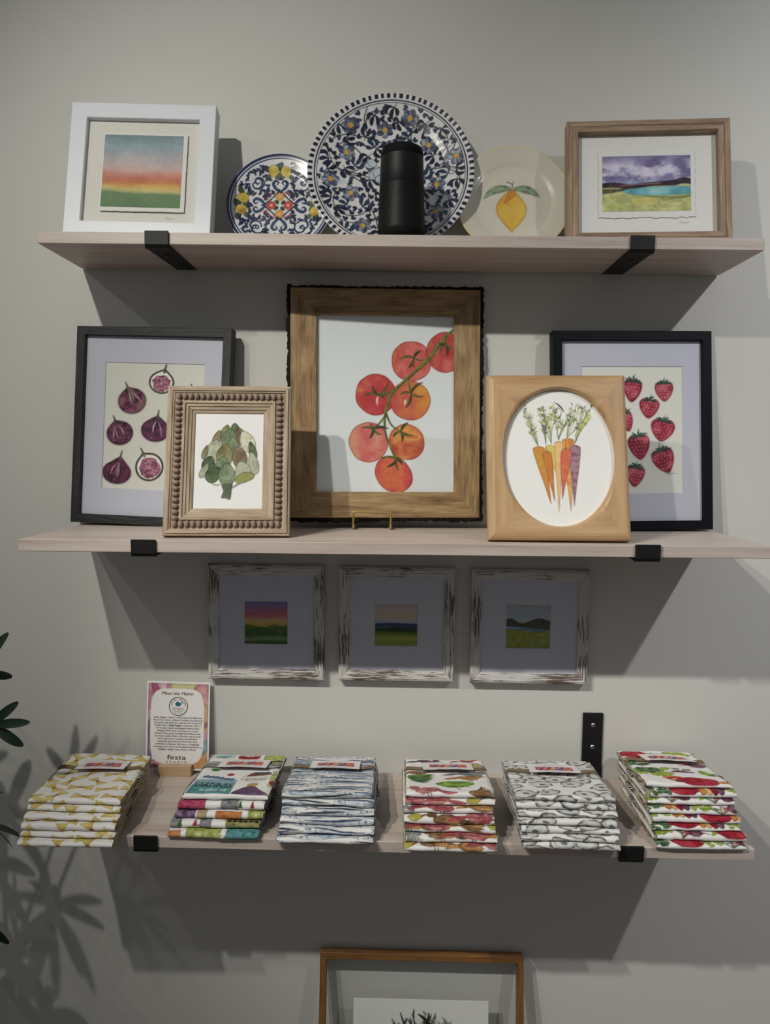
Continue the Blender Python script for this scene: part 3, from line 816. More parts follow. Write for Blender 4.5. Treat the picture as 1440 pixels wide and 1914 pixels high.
# --- black frame with the strawberries
def berry(a, cx, cy, rx, ry, rot, seed, dark=0.0):
    c, s = math.cos(rot), math.sin(rot)
    tr = lambda x, y: (cx + x * c - y * s, cy + x * s + y * c)
    P = [tr(x * rx, y * ry) for x, y in [(0, -0.78), (0.5, -0.95), (0.95, -0.6), (0.92, 0), (0.55, 0.62), (0, 1.0), (-0.55, 0.62), (-0.92, 0), (-0.95, -0.6), (-0.5, -0.95)]]
    P2 = [(cx + (q[0] - cx) * 1.07, cy + (q[1] - cy) * 1.07) for q in P]
    a.blob(P2, [(170, 120, 124)], seed, a=0.8, edge=0); a.blob([(cx + (q[0] - cx) * 1.045, cy + (q[1] - cy) * 1.045) for q in P], [(206, 200, 190)], seed, edge=0)
    k = 1 - dark
    a.blob(P, [(118 * k, 18, 38), (156 * k, 26, 50), (176 * k, 54, 72), (190 * k, 100, 108)], seed, 11, 0.3, 2.2, con=1.7, grad=(0.3, -1, 0.25))
    rs = random.Random(seed)
    for i in range(-3, 4):
        for j in range(-3, 4):
            x = (i + 0.5 * (j % 2)) * 0.3 + rs.uniform(-.05, .05); y = j * 0.28 + rs.uniform(-.05, .05)
            if abs(x) < 0.8 * (1 - max(0, y) * 0.8) and -0.75 < y < 0.8:
                q = tr(x * rx, y * ry); a.ell(q[0], q[1], 0.55, 0.95, [(212, 168, 160)], rot, 0.1, i * 7 + j, edge=0)
    for k in range(7):
        an = -math.pi / 2 + (k - 3) * 0.52 + rs.uniform(-.12, .12); l = ry * rs.uniform(0.5, 0.75)
        b = tr(0, -0.8 * ry); e = tr(math.cos(an) * l * 1.2, -0.8 * ry + math.sin(an) * l * 0.62 + abs(k - 3) * 0.6)
        a.leaf(b, e, 2.0, (52, 84, 64) if k % 2 else (30, 58, 46), rs.uniform(-.15, .15), 0.92, 0.3)
    a.stroke([tr(0, -0.8 * ry), tr(0.1 * rx, -1.35 * ry)], [1, 0.5], (54, 80, 60), 0.9, n=1)


def art_straw(a):
    a.sat = 0.76
    for i, (x, y, rx, ry, r) in enumerate([(772, 365, 46, 58, 0.1), (928, 370, 46, 50, -0.05), (853, 452, 50, 50, 0.1), (740, 515, 36, 52, -0.3), (918, 560, 60, 56, 0.15), (803, 640, 54, 64, -0.1), (925, 708, 56, 64, -0.35), (782, 782, 46, 54, 0.1),
                                           (640, 380, 46, 55, 0), (650, 620, 50, 55, 0.2), (640, 780, 50, 55, 0.2)]):
        cx, cy = K6(x, y); berry(a, cx, cy, rx * .382, ry * .382, r, i + 11)
    x, y = K6(942, 770); signature(a, x, y, 0.9)


t = thing('picture_frame', 'smooth black frame with a pale lilac mat around red strawberries', 'picture frame', pose((1.0648, -0.0554, -0.1451), 0.080, 0.071, -0.017), 'framed art on the shelves')
four_sides(t, 0.305, 0.3761, flat_prof(0.0175, 0.024), MAT['black_lacquer'])
backing(t, 0.305, 0.3761, 0.004, 0.013)
mat_board(t, -0.148, 0.148, 0.005, 0.371, -0.096, 0.1, 0.0693, 0.311, 0.0095, 'lilac_mat')
sheet('print', 0.198, 0.2437, -0.097, 0.0683, 0.0113, (1088, 684, 1280, 923), art_straw, t, 0.00105, bg=(194, 193, 184), gain=1.5)
glass(t, -0.148, 0.148, 0.006, 0.370, 0.007)


# --- live-edge mango frame with the tomatoes
def art_tomato(a):
    a.sat = 0.8
    reds = [(150, 30, 38), (186, 58, 54), (196, 86, 72), (188, 92, 50)]
    T = [(882, 568, 130, 128, [(190, 120, 44), (188, 66, 58), (198, 96, 86), (178, 48, 50)], 1, (1, 1, .35)), (1105, 508, 128, 130, [(168, 40, 44), (186, 70, 62), (196, 100, 88)], 2, (0, -1, .2)),
         (653, 782, 131, 132, [(196, 130, 60), (184, 60, 58), (178, 44, 50), (160, 30, 40)], 3, (1, -.3, .4)), (875, 818, 130, 127, [(174, 42, 50), (186, 72, 60), (196, 110, 46), (206, 146, 44)], 4, (1, -.2, .5)),
         (608, 1083, 127, 127, [(186, 140, 84), (196, 120, 96), (192, 86, 82), (186, 70, 72)], 5, (1, -.5, .35)), (852, 1082, 118, 113, [(170, 52, 44), (190, 96, 48), (202, 136, 56), (186, 80, 44)], 6, (1, .2, .1)),
         (769, 1288, 131, 109, [(166, 36, 46), (186, 60, 60), (196, 92, 48), (190, 76, 52)], 7, (0, 1, .25))]
    for x, y, rx, ry, cols, sd, gr in T:
        cx, cy = K5(x, y); a.ell(cx, cy, rx * .2917, ry * .2917, cols, 0.1 * sd, 0.018, sd, sc=22, edge=0.25, ew=1.6, con=2.0, grad=gr, line=((140, 40, 34), 1.0))
        rs = random.Random(sd)
        for k in range(4):
            u, v = rs.uniform(-.6, .6), rs.uniform(-.2, .7)
            a.stroke([(cx + u * rx * .29 - 8, cy + v * ry * .29), (cx + u * rx * .29, cy + v * ry * .29 + rs.uniform(-2, 2)), (cx + u * rx * .29 + 8, cy + v * ry * .29 + rs.uniform(-2, 2))], [0.4, 2.2, 0.4], (160, 34, 44), 0.16)
    g1, g2, g3 = (82, 92, 34), (58, 66, 26), (126, 130, 50)
    a.stroke([K5(*q) for q in [(1175, 350), (1110, 402), (1045, 480), (990, 560), (900, 640), (800, 730), (745, 800), (716, 900), (710, 960), (720, 1040), (755, 1130), (785, 1190)]], [1.6, 3, 3.4, 3.6, 3, 2.6, 2.4, 2.6, 2.2, 1.8, 2, 2.2], g1, 1, vary=0.5)
    a.stroke([K5(*q) for q in [(1175, 345), (1110, 396), (1045, 474), (990, 552), (900, 632), (795, 725), (738, 800), (708, 900)]], [0.7, 1, 1.2, 1, 0.8, 0.7, 0.7, 0.6], g3, 0.9)
    for P in [[(1000, 552), (940, 562), (895, 546)], [(865, 672), (868, 720), (880, 768)], [(722, 905), (680, 960), (635, 1000)], [(720, 905), (755, 975), (812, 1015)], [(775, 745), (720, 775), (670, 785)], [(1105, 400), (1100, 430), (1105, 455)]]:
        a.stroke([K5(*q) for q in P], [2.0, 1.5, 1.6], g1, 1, vary=0.4)
    cal = [((897, 545), [(805, 555), (860, 612), (900, 605), (945, 500)]), ((1105, 452), [(1065, 520), (1110, 530), (1145, 480), (1060, 455)]), ((670, 785), [(570, 790), (632, 725), (735, 700), (710, 805), (745, 765)]),
           ((880, 770), [(808, 778), (845, 865), (960, 790), (955, 702)]), ((635, 1000), [(560, 995), (612, 1060), (690, 1035), (735, 998), (615, 970)]), ((815, 1012), [(765, 1050), (822, 1080), (895, 1040), (862, 958)]),
           ((790, 1190), [(685, 1186), (725, 1240), (800, 1262), (825, 1225), (800, 1180)])]
    for c, es in cal:
        for k, e in enumerate(es): a.leaf(K5(*c), K5(*e), 2.1 if k % 2 else 1.7, g2 if k % 2 else g1, 0.12 * (-1) ** k, 0.95, 0.5, outline=(44, 44, 20), ow=0.35)
    for q in [((668, 790), (665, 850)), ((850, 810), (840, 850))]: a.leaf(K5(*q[0]), K5(*q[1]), 2.0, (206, 196, 180), 0.1, 0.85)


t = thing('picture_frame', 'wide brown wood frame with dark bark edges around tomatoes on the vine', 'picture frame', pose((0.5950, -0.0555, -0.1277), 0.066, 0.066, -0.006), 'framed art on the shelves')
four_sides(t, 0.3594, 0.4328, [(0, 0.022), (0, 0.0015), (0.0015, 0), (0.048, 0.0025), (0.0496, 0.004), (0.0496, 0.022)], MAT['mango'])
rs = random.Random(4)
for Ls, M in side_matrices(0.3594, 0.4328):
    n = 90; V = []; r1 = [rs.uniform(0, 1) for _ in range(n + 1)]
    for k in range(n + 1):
        x = -Ls / 2 - 0.007 + (Ls + 0.014) * k / n
        e = 0.0050 + 0.0060 * float(fbm(np.array([k * 0.09 + Ls * 9]), np.array([Ls * 50.0]), 3)[0]) + 0.0018 * (r1[k] - .5) * 2
        f2 = 0.003 * (r1[(k * 7) % n] - .5)
        V += [(x, 0.003 + f2 * .4, 0.001), (x, 0.005 + f2, -e * 0.7), (x, 0.013, -e), (x, 0.024, -e * 0.8), (x, 0.024, 0.001)]
    F = [(5 * k + j, 5 * k + 5 + j, 5 * k + 6 + j, 5 * k + 1 + j) for k in range(n) for j in range(4)] + [(0, 1, 2, 3, 4), tuple(5 * n + j for j in range(5))[::-1]]
    fix_normals(mesh_obj('bark_edge', V, F, MAT['bark'], t, M=M))
backing(t, 0.3594, 0.4328, 0.02, 0.014)
sheet('print', 0.2667, 0.3419, -0.1344, 0.0465, 0.0105, (586.5, 588, 849, 921), art_tomato, t, 0.00115, bg=(191, 196, 198), gain=1.5)
glass(t, -0.1318, 0.1318, 0.048, 0.387, 0.006)

# --- small brass easel that carries the tomato frame
t = thing('plate_easel', 'small brass wire easel under the big tomato frame', 'easel', Matrix.Translation((0.570, -0.0725, -0.1491)))
v, f = tube(cr_spline([(-0.035, 0, 0.0016), (-0.035, 0, 0.012), (-0.035, 0, 0.0300), (-0.033, 0, 0.0330), (0, 0, 0.0333), (0.033, 0, 0.0330), (0.035, 0, 0.0300), (0.035, 0, 0.012), (0.035, 0, 0.0016)], 4), 0.0019, 8)
mesh_obj('front_lip', v, f, MAT['brass'], t, smooth=True)
for s in (-1, 1):
    v, f = tube([(s * 0.035, 0, 0.0019), (s * 0.035, 0.03, 0.0019), (s * 0.035, 0.05, 0.0019)], 0.0019, 8); mesh_obj('foot_wire', v, f, MAT['brass'], t, smooth=True)
    v, f = tube([(s * 0.035, 0.050, 0.0019), (s * 0.03, 0.054, 0.05), (s * 0.02, 0.059, 0.12)], 0.0019, 8); mesh_obj('back_wire', v, f, MAT['brass'], t, smooth=True)
for s in (-1, 1):
    v, f = box(s * 0.035 - 0.003, s * 0.035 + 0.003, 0.004, 0.045, 0.0035, 0.0075); mesh_obj('rest', v, f, MAT['brass'], t)


# --- carved beaded frame with the artichoke
def art_artichoke(a):
    a.sat = 0.62
    G = {'p': [(120, 128, 98), (150, 156, 126), (166, 168, 140)], 'g': [(78, 98, 64), (104, 124, 86), (132, 146, 108)], 'd': [(48, 66, 40), (74, 94, 58), (96, 112, 72)],
         'o': [(88, 84, 40), (114, 112, 62), (134, 132, 80)], 'b': [(92, 70, 42), (120, 100, 66), (140, 126, 90)], 'w': [(162, 158, 122), (184, 182, 156), (150, 150, 110)], 'y': [(112, 118, 42), (136, 138, 62), (120, 122, 50)]}
    Lv = [(1108, 598, 26, 34, -.1, 'd'), (1060, 612, 26, 40, .25, 'o'), (1140, 632, 30, 48, -.35, 'b'), (1015, 640, 20, 42, .35, 'b'), (1172, 655, 38, 56, -.45, 'w'), (1080, 645, 44, 50, .15, 'g'), (1100, 690, 34, 56, -.1, 'g'),
          (1000, 700, 38, 56, .3, 'p'), (1200, 700, 20, 46, -.3, 'd'), (958, 708, 15, 36, .3, 'o'), (1206, 760, 26, 56, -.25, 'p'), (1058, 722, 42, 56, .1, 'o'), (1135, 732, 38, 54, -.25, 'b'), (978, 765, 34, 40, .35, 'd'), (955, 798, 18, 38, .5, 'p'),
          (1152, 796, 42, 46, -.35, 'p'), (1048, 772, 38, 44, .15, 'g'), (1002, 815, 36, 44, .75, 'd'), (1162, 828, 52, 24, -.25, 'y'), (1072, 814, 42, 56, -.05, 'g')]
    for i, (x, y, rx, ry, r, k) in enumerate(Lv):
        cx, cy = K4(x, y); rx *= .375; ry *= .375; c, s = math.cos(r), math.sin(r)
        P = [(cx + u * rx * c - v * ry * s * -1 * -1, cy + u * rx * s + v * ry * c) for u, v in [(0, -1.05), (0.45, -0.85), (0.9, -0.3), (1, 0.25), (0.7, 0.8), (0, 1), (-0.7, 0.8), (-1, 0.25), (-0.9, -0.3), (-0.45, -0.85)]]
        a.blob(P, G[k], i + 3, 9, 0.4, 1.3, con=1.8, grad=(0, 1, 0.25))
        a.stroke([(cx - s * ry * -.7, cy - c * ry * .7), (cx, cy), (cx + s * ry * -.5, cy + c * ry * .6)], [0.2, 0.9, 0.3], (70, 80, 50), 0.25)
    P = [K4(*q) for q in [(1048, 862), (1100, 862), (1098, 890), (1092, 934), (1070, 930), (1046, 926), (1056, 895)]]
    a.blob(P, [(64, 80, 56), (90, 104, 76)], 40, 8, 0.3, 1.5)
    a.leaf(K4(992, 858), K4(1050, 862), 2.0, (146, 150, 126), 0.1); a.leaf(K4(1100, 884), K4(1172, 852), 2.2, (118, 126, 96), -0.12)


t = thing('picture_frame', 'carved limed-wood frame with a row of beads around a green artichoke', 'picture frame', pose((0.3308, -0.2288, -0.1452), 0.24, 0.068, -0.006), 'framed art on the shelves')
WA, HA = 0.2113, 0.2611
four_sides(t, WA, HA, [(0, 0.02), (0, 0.004), (0.001, 0.003), (0.004, 0.0025), (0.0045, 0.0), (0.009, 0.0), (0.0095, 0.002), (0.012, 0.0022), (0.0125, 0.004), (0.0195, 0.006), (0.0265, 0.004), (0.027, 0.001), (0.031, 0.0005), (0.0315, 0.003), (0.036, 0.0035), (0.0365, 0.0055), (0.0415, 0.006), (0.042, 0.008), (0.046, 0.009), (0.0475, 0.0105), (0.0475, 0.02)], MAT['lime_wood'])
bv, bf = [], []
for i in range(1, 6):
    for k in range(10):
        la, lo = math.pi * i / 6, 2 * math.pi * k / 10; bv.append((math.sin(la) * math.cos(lo), math.sin(la) * math.sin(lo), math.cos(la)))
bv += [(0, 0, 1), (0, 0, -1)]
for i in range(4):
    for k in range(10): bf.append((i * 10 + k, i * 10 + 10 + k, i * 10 + 10 + (k + 1) % 10, i * 10 + (k + 1) % 10))
for k in range(10): bf += [(50, k, (k + 1) % 10), (51, 40 + (k + 1) % 10, 40 + k)]
bead0 = None; ins = 0.0195
pos = [(-WA / 2 + ins + (WA - 2 * ins) * k / 17, z, 0) for k in range(18) for z in (ins, HA - ins)] + [(x, ins + (HA - 2 * ins) * k / 22, 1) for k in range(1, 22) for x in (-WA / 2 + ins, WA / 2 - ins)]
for x, z, vert in pos:
    M = Matrix.Translation((x, 0.003, z)) @ Matrix.Diagonal((0.0063 if vert else 0.0048, 0.0058, 0.0048 if vert else 0.0066, 1))
    if bead0 is None: bead0 = mesh_obj('bead', bv, bf, MAT['bead'], t, smooth=True); bead = bead0
    else: bead = link(bead0.copy(), t)
    bead.matrix_basis = M
backing(t, WA, HA, 0.01, 0.0145)
sheet('print', 0.1195, 0.169, -0.0595, 0.0465, 0.0112, (358, 772, 492, 948), art_artichoke, t, 0.00085, bg=(192, 193, 194), gain=1.5)
easel_back(t, HA, 0.24, MAT['lime_wood'], 0.02)


# --- maple frame with an oval opening and the carrots
def art_carrots(a):
    a.sat = 0.8
    rs = random.Random(8)
    bases = [(305, 632), (345, 622), (372, 620), (408, 604), (450, 592), (490, 618)]
    for bi, (bx, by) in enumerate(bases):
        for k in range(5):
            tx = bx + (bi - 2.4) * 18 + rs.uniform(-38, 38); ty = rs.uniform(415, 500)
            if tx > 420 and k > 2: tx += 40
            P = [(bx, by), ((bx * 2 + tx) / 3 + rs.uniform(-8, 8), by - (by - ty) * .35), ((bx + 2 * tx) / 3 + rs.uniform(-8, 8), by - (by - ty) * .7), (tx, ty)]
            c = [(92, 104, 60), (130, 134, 66), (64, 80, 62), (150, 152, 80), (84, 100, 78)][(k + bi) % 5]
            a.stroke([K6(*q) for q in P], [0.7, 0.6, 0.5, 0.3], c, 0.85)
            for j in range(9):
                u = rs.uniform(0.3, 1); qx = np.interp(u, [0, .33, .67, 1], [q[0] for q in P]); qy = np.interp(u, [0, .33, .67, 1], [q[1] for q in P])
                an = -math.pi / 2 + rs.choice((-1, 1)) * rs.uniform(.3, 1.1); l = rs.uniform(12, 30)
                cc = [(116, 122, 64), (148, 150, 82), (62, 78, 64), (96, 112, 74), (172, 170, 110)][rs.randrange(5)]
                a.leaf(K6(qx, qy), K6(qx + math.cos(an) * l, qy + math.sin(an) * l), rs.uniform(0.6, 1.4), cc, rs.uniform(-.2, .2), 0.85, 0.3)
    a.leaf(K6(480, 590), K6(572, 445), 3.0, (158, 158, 62), 0.08, 0.7, .3); a.leaf(K6(440, 470), K6(388, 416), 1.6, (50, 58, 60), 0.1, .9)
    def carrot(x, y, w, tx, ty, cols, sd, mid=None):
        d = (tx - x, ty - y)
        P = [(x - w, y + 8), (x - w * .55, y - 8), (x, y - 12), (x + w * .55, y - 8), (x + w, y + 8), (x + w * .8 + d[0] * .35, y + d[1] * .35), (x + w * .38 + d[0] * .7, y + d[1] * .7), (tx + 2, ty), (tx - 2, ty), (x - w * .38 + d[0] * .7, y + d[1] * .7), (x - w * .8 + d[0] * .35, y + d[1] * .35)]
        a.blob([K6(*q) for q in P], cols, sd, 10, 0.25, 1.2, con=2.0, grad=(0, 1, .3))
    carrot(455, 608, 31, 460, 940, [(186, 104, 40), (196, 126, 60), (206, 160, 84)], 1)
    carrot(366, 640, 24, 405, 800, [(186, 166, 60), (196, 170, 80), (206, 170, 90)], 2)
    carrot(311, 648, 31, 362, 910, [(178, 150, 50), (188, 112, 44), (196, 140, 70)], 3)
    carrot(408, 622, 22, 402, 945, [(196, 122, 58), (206, 160, 96), (206, 168, 110)], 4)
    carrot(350, 672, 23, 381, 896, [(186, 112, 44), (182, 102, 44), (196, 130, 50)], 5)
    carrot(488, 642, 28, 477, 918, [(92, 48, 66), (124, 82, 104), (154, 118, 128), (100, 56, 84)], 6)
    carrot(445, 660, 27, 420, 886, [(196, 112, 76), (190, 84, 60), (196, 104, 66)], 7)
    a.stroke([K6(443, 660), K6(443, 600)], 0.7, (120, 66, 40), .8, n=1); a.stroke([K6(350, 670), K6(343, 630)], 0.6, (130, 110, 50), .8, n=1)


t = thing('picture_frame', 'honey maple frame with an oval opening around a bunch of carrots', 'picture frame', pose((0.8837, -0.2525, -0.1418), 0.241, -0.013, -0.008), 'framed art on the shelves')
WC, HC = 0.2323, 0.2815; OA, OB, OX, OZ = 0.0925, 0.1170, 0.0028, 0.140
for kk, (Ls, M) in enumerate(side_matrices(WC, HC)):
    n = 40; rows = []; inv = M.inverted()
    a0 = [-135, -45, 45, 135][kk]
    tu = math.atan2(OZ, WC / 2); 
    for k in range(n + 1):
        s = k / n
        an = math.radians(a0 + 90 * s)
        q_in = Vector((OX + OA * math.cos(an), 0, OZ + OB * math.sin(an)))
        x = -Ls / 2 + Ls * s
        q_out = M @ Vector((x, 0, 0))
        row = []
        cx = 1 - 0.012 * 0
        for u, y, o in [(0, 0.026, 0), (0, 0.008, 0), (0.0, 0.0055, 0.0008), (0, 0.0032, 0.003), (0, 0.001, 0.0065), (0, 0, 0.011)]:
            # outer roundover, inset o from the outer edge (mitred)
            row.append(M @ Vector((max(-(Ls / 2 - o), min(Ls / 2 - o, x)), y, o)))
        e_out = row[-1]
        for u, y in [(0.35, 0.0), (0.7, 0.0), (0.86, 0.0004), (0.93, 0.0022), (1.0, 0.0065), (1.0, 0.012)]:
            q = e_out.lerp(q_in, u); row.append(Vector((q.x, y, q.z)))
        rows.append([inv @ q for q in row])
    m = len(rows[0]); V = [q for r in rows for q in r]
    F = [(i * m + j, i * m + j + 1, i * m + m + j + 1, i * m + m + j) for i in range(n) for j in range(m - 1)]
    fix_normals(mesh_obj('frame_side', V, F, MAT['maple'], t, M=M))
nr, na = 100, 300
rr = np.linspace(0.002, 1, nr); aa_ = np.linspace(0, 2 * np.pi, na, endpoint=False)
A_, R_ = np.meshgrid(aa_, rr, indexing='ij')
X_ = OX + (OA + 0.002) * R_ * np.cos(A_); Z_ = OZ + (OB + 0.002) * R_ * np.sin(A_)
art = Art(1045 + (X_ - OX) / 0.0925 * 104.5, 854 - (Z_ - OZ) / 0.117 * 128, (199, 199, 197), 0.7, 1.5); art_carrots(art)
mesh_obj('print', np.stack([X_, np.full_like(X_, 0.0115), Z_], -1).reshape(-1, 3), grid_faces(na, nr, True), MAT['paper'], t, cols=art.out())
backing(t, WC, HC, 0.012, 0.0135)
easel_back(t, HC, 0.241, MAT['maple'], 0.026)


# --- three distressed frames hung on the wall
def art_dusk(a):
    a.bands([(1120, (110, 116, 178)), (1132, (150, 116, 176)), (1140, (206, 96, 136)), (1150, (222, 112, 110)), (1158, (226, 190, 120)), (1168, (226, 176, 60)), (1174, (226, 200, 90))], 4, 6, (30, 9))
    a.blob([(450, 1174), (462, 1167), (480, 1170), (496, 1171), (512, 1166), (526, 1170), (545, 1168), (545, 1210), (450, 1210)], [(104, 120, 40), (86, 124, 66), (124, 140, 56)], 3, 9, 0.0)
    a.stroke([(454, 1186), (480, 1180), (510, 1184), (540, 1180)], [3, 7, 5, 3], (64, 112, 64), 0.7, vary=.3); a.stroke([(450, 1196), (500, 1192), (545, 1194)], [2, 4, 3], (150, 184, 140), 0.6)
    for q in [(466, 1141, 8), (508, 1142, 12), (480, 1160, 7)]: a.stroke([(q[0] - q[2], q[1]), (q[0] + q[2], q[1] - 1)], [0.3, 1.3, 0.3], (226, 206, 216), 0.7, n=1)
    a.stroke([(450, 1202), (545, 1202)], 1.8, (58, 80, 36), .8, n=1)


def art_sea(a):
    a.bands([(1126, (206, 184, 182)), (1140, (214, 198, 190)), (1150, (226, 190, 160)), (1158, (200, 200, 206)), (1164, (166, 190, 214)), (1167, (70, 90, 140)), (1170, (34, 56, 104)), (1176, (52, 84, 70)), (1182, (120, 140, 40)), (1192, (190, 190, 80)), (1200, (150, 176, 60)), (1208, (190, 196, 110))], 6, 3, (30, 7))
    a.stroke([(700, 1167), (735, 1166), (785, 1167)], [2.4, 3, 2.6], (30, 50, 100), .9); a.stroke([(706, 1172), (730, 1171)], [.3, 1, .3], (206, 214, 224), .8, n=1); a.stroke([(700, 1178), (740, 1176), (785, 1180)], [2, 3, 2], (40, 76, 40), .7)


def art_hills(a):
    a.bands([(1130, (150, 170, 176)), (1142, (184, 196, 198)), (1152, (170, 192, 206)), (1162, (196, 200, 190)), (1170, (150, 160, 120))], 8, 5, (26, 8))
    a.blob([(944, 1163), (958, 1158), (975, 1166), (992, 1162), (1010, 1157), (1034, 1165), (1034, 1178), (944, 1174)], [(62, 62, 40), (88, 84, 60), (54, 60, 36)], 4, 8, .1)
    a.blob([(944, 1173), (980, 1173), (1010, 1176), (1034, 1178), (1034, 1184), (944, 1184)], [(70, 120, 170), (110, 150, 180), (90, 130, 120)], 6, 8, 0)
    a.blob([(944, 1181), (980, 1179), (1012, 1181), (1034, 1179), (1034, 1215), (944, 1215)], [(110, 140, 50), (190, 176, 60), (150, 170, 70), (176, 184, 120)], 8, 9, 0, con=2)
    a.stroke([(950, 1174), (975, 1175)], .8, (220, 226, 230), .8, n=1); a.stroke([(1006, 1187), (1018, 1186)], 1, (220, 220, 200), .8, n=1)


HUNG = [(0.2452, 0.4756, -0.4572, -0.2270, 'distressed white frame on the wall with a magenta dusk landscape', (455, 1121.5, 538, 1204.5), art_dusk, 0.0706, 0.0700),
        (0.5045, 0.7325, -0.4555, -0.2275, 'distressed white frame on the wall with a dark blue sea horizon', (700.6, 1126, 782, 1208), art_sea, 0.0706, 0.0686),
        (0.7645, 0.9950, -0.4560, -0.2290, 'distressed white frame on the wall with dark hills above a field', (947, 1131.5, 1031, 1212), art_hills, 0.0698, 0.0690)]
for x0, x1, z0, z1, lab, px, fn, ox, oz in HUNG:
    Wd, H = x1 - x0, z1 - z0
    t = thing('picture_frame', lab, 'picture frame', Matrix.Translation(((x0 + x1) / 2, -0.021, z0)), 'framed art hung below the middle shelf')
    four_sides(t, Wd, H, [(0, 0.0205), (0, 0.003), (0.002, 0.001), (0.006, 0.0), (0.010, 0.0014), (0.0145, 0.0022), (0.019, 0.004), (0.0205, 0.006), (0.0205, 0.0205)], MAT['flaked'])
    backing(t, Wd, H, 0.006, 0.0125)
    pw = (px[2] - px[0]) / 955.0
    a0 = -Wd / 2 + ox; b0 = oz
    mat_board(t, -Wd / 2 + .012, Wd / 2 - .012, .012, H - .012, a0, a0 + pw, b0, b0 + pw, 0.0088, 'lilac_mat')
    sheet('print', pw + .002, pw + .002, a0 - .001, b0 - .001, 0.0107, px, fn, t, 0.0009, bg=(200, 200, 200), gain=0.9)
    glass(t, -Wd / 2 + .014, Wd / 2 - .014, .014, H - .014, 0.0072)


# --- floating frame leaning below
def art_sprig(a):
    rs = random.Random(5)
    for k in range(26):
        x = rs.uniform(725, 850); b = (787 + (x - 787) * .35, 1960); e = (x, rs.uniform(1893, 1935))
        c = [(40, 50, 40), (96, 110, 84), (140, 146, 112), (64, 84, 60), (26, 30, 26)][k % 5]
        a.stroke([b, ((b[0] + e[0]) / 2 + rs.uniform(-6, 6), (b[1] + e[1]) / 2), e], [1.0, 1.4, 1.6, 1.0], c, .9)
        for j in range(4):
            u = rs.uniform(.5, 1); q = (b[0] + (e[0] - b[0]) * u, b[1] + (e[1] - b[1]) * u); a.leaf(q, (q[0] + rs.uniform(-12, 12), q[1] - rs.uniform(6, 16)), 1.6, c, .1, .9)
    a.stroke([(783, 1896), (792, 1902), (804, 1914), (812, 1930)], [1, 2.5, 3, 3], (22, 26, 22), 1)


t = thing('picture_frame', 'thin orange-brown floating frame with clear glass, leaning low against the wall', 'picture frame', pose((0.678, -0.1299, -1.5455), 0.18, 0, 0))
four_sides(t, 0.411, 0.539, flat_prof(0.0128, 0.022), MAT['orange_wood'])
glass(t, -0.2, 0.2, 0.006, 0.533, 0.010); glass(t, -0.2, 0.2, 0.006, 0.533, 0.014)
box_obj('paper', (-0.1367, 0.1360, 0.0118, 0.0126, 0.095, 0.4475), MAT['white_mat'], t)
sheet('print', 0.26, 0.2, -0.13, 0.245, 0.0115, (667, 1872, 908, 2058), art_sprig, t, 0.0013, bg=(203, 203, 199), gain=1.25)

# ------------------------------------------------------------------ plates
def plate(name, label, R, base, lean, paint, bg, gain, rings, seg, aa, scale, deep=0.014, yaw=0.0):
    t = thing(name, label, 'plate', pose(base, lean, yaw), 'plates leaning on the top shelf')
    r = np.concatenate([np.linspace(0.004, 0.985, rings), [0.995, 1.0]]); an = np.linspace(0, 2 * np.pi, seg, endpoint=False)
    A, Q = np.meshgrid(an, r, indexing='ij')
    prof = np.interp(Q, [0, 0.55, 0.66, 0.74, 0.96, 0.99, 1.0], [deep, deep, deep * .9, deep * .62, 0.0012, 0.0, 0.0014])
    X = R * Q * np.cos(A); Z = R + R * Q * np.sin(A)
    art = Art(X / R * scale, -(Z - R) / R * scale, bg, aa, gain); paint(art)
    mesh_obj('glazed_face', np.stack([X, prof, Z], -1).reshape(-1, 3), grid_faces(seg, len(r), True), MAT['glaze'], t, smooth=True, cols=art.out())
    pb = [(R, 0.0014), (R * .985, 0.0045), (R * .74, deep * .62 + .006), (R * .6, deep + .005), (R * .56, deep + .008), (R * .53, deep + .008), (R * .52, deep + .0045), (0.002, deep + .0045)]
    v, f = lathe(pb, 72)
    v = [(x, z, R + y) for x, y, z in v]
    fix_normals(mesh_obj('back', v, f, plain('unglazed_back', lin(bg, gain), 0.5), t, smooth=True))
    return t


def spiral(a, cx, cy, r0, turns, rot, w, c, hand=1, al=1.0):
    P = [(cx + r0 * (1 - u) * math.cos(rot + hand * u * turns * 6.283), cy + r0 * (1 - u) * math.sin(rot + hand * u * turns * 6.283)) for u in np.linspace(0, 0.88, 16)]
    a.stroke(P, w, c, al, n=2)


NAVY, INK = (24, 30, 62), (26, 24, 32)


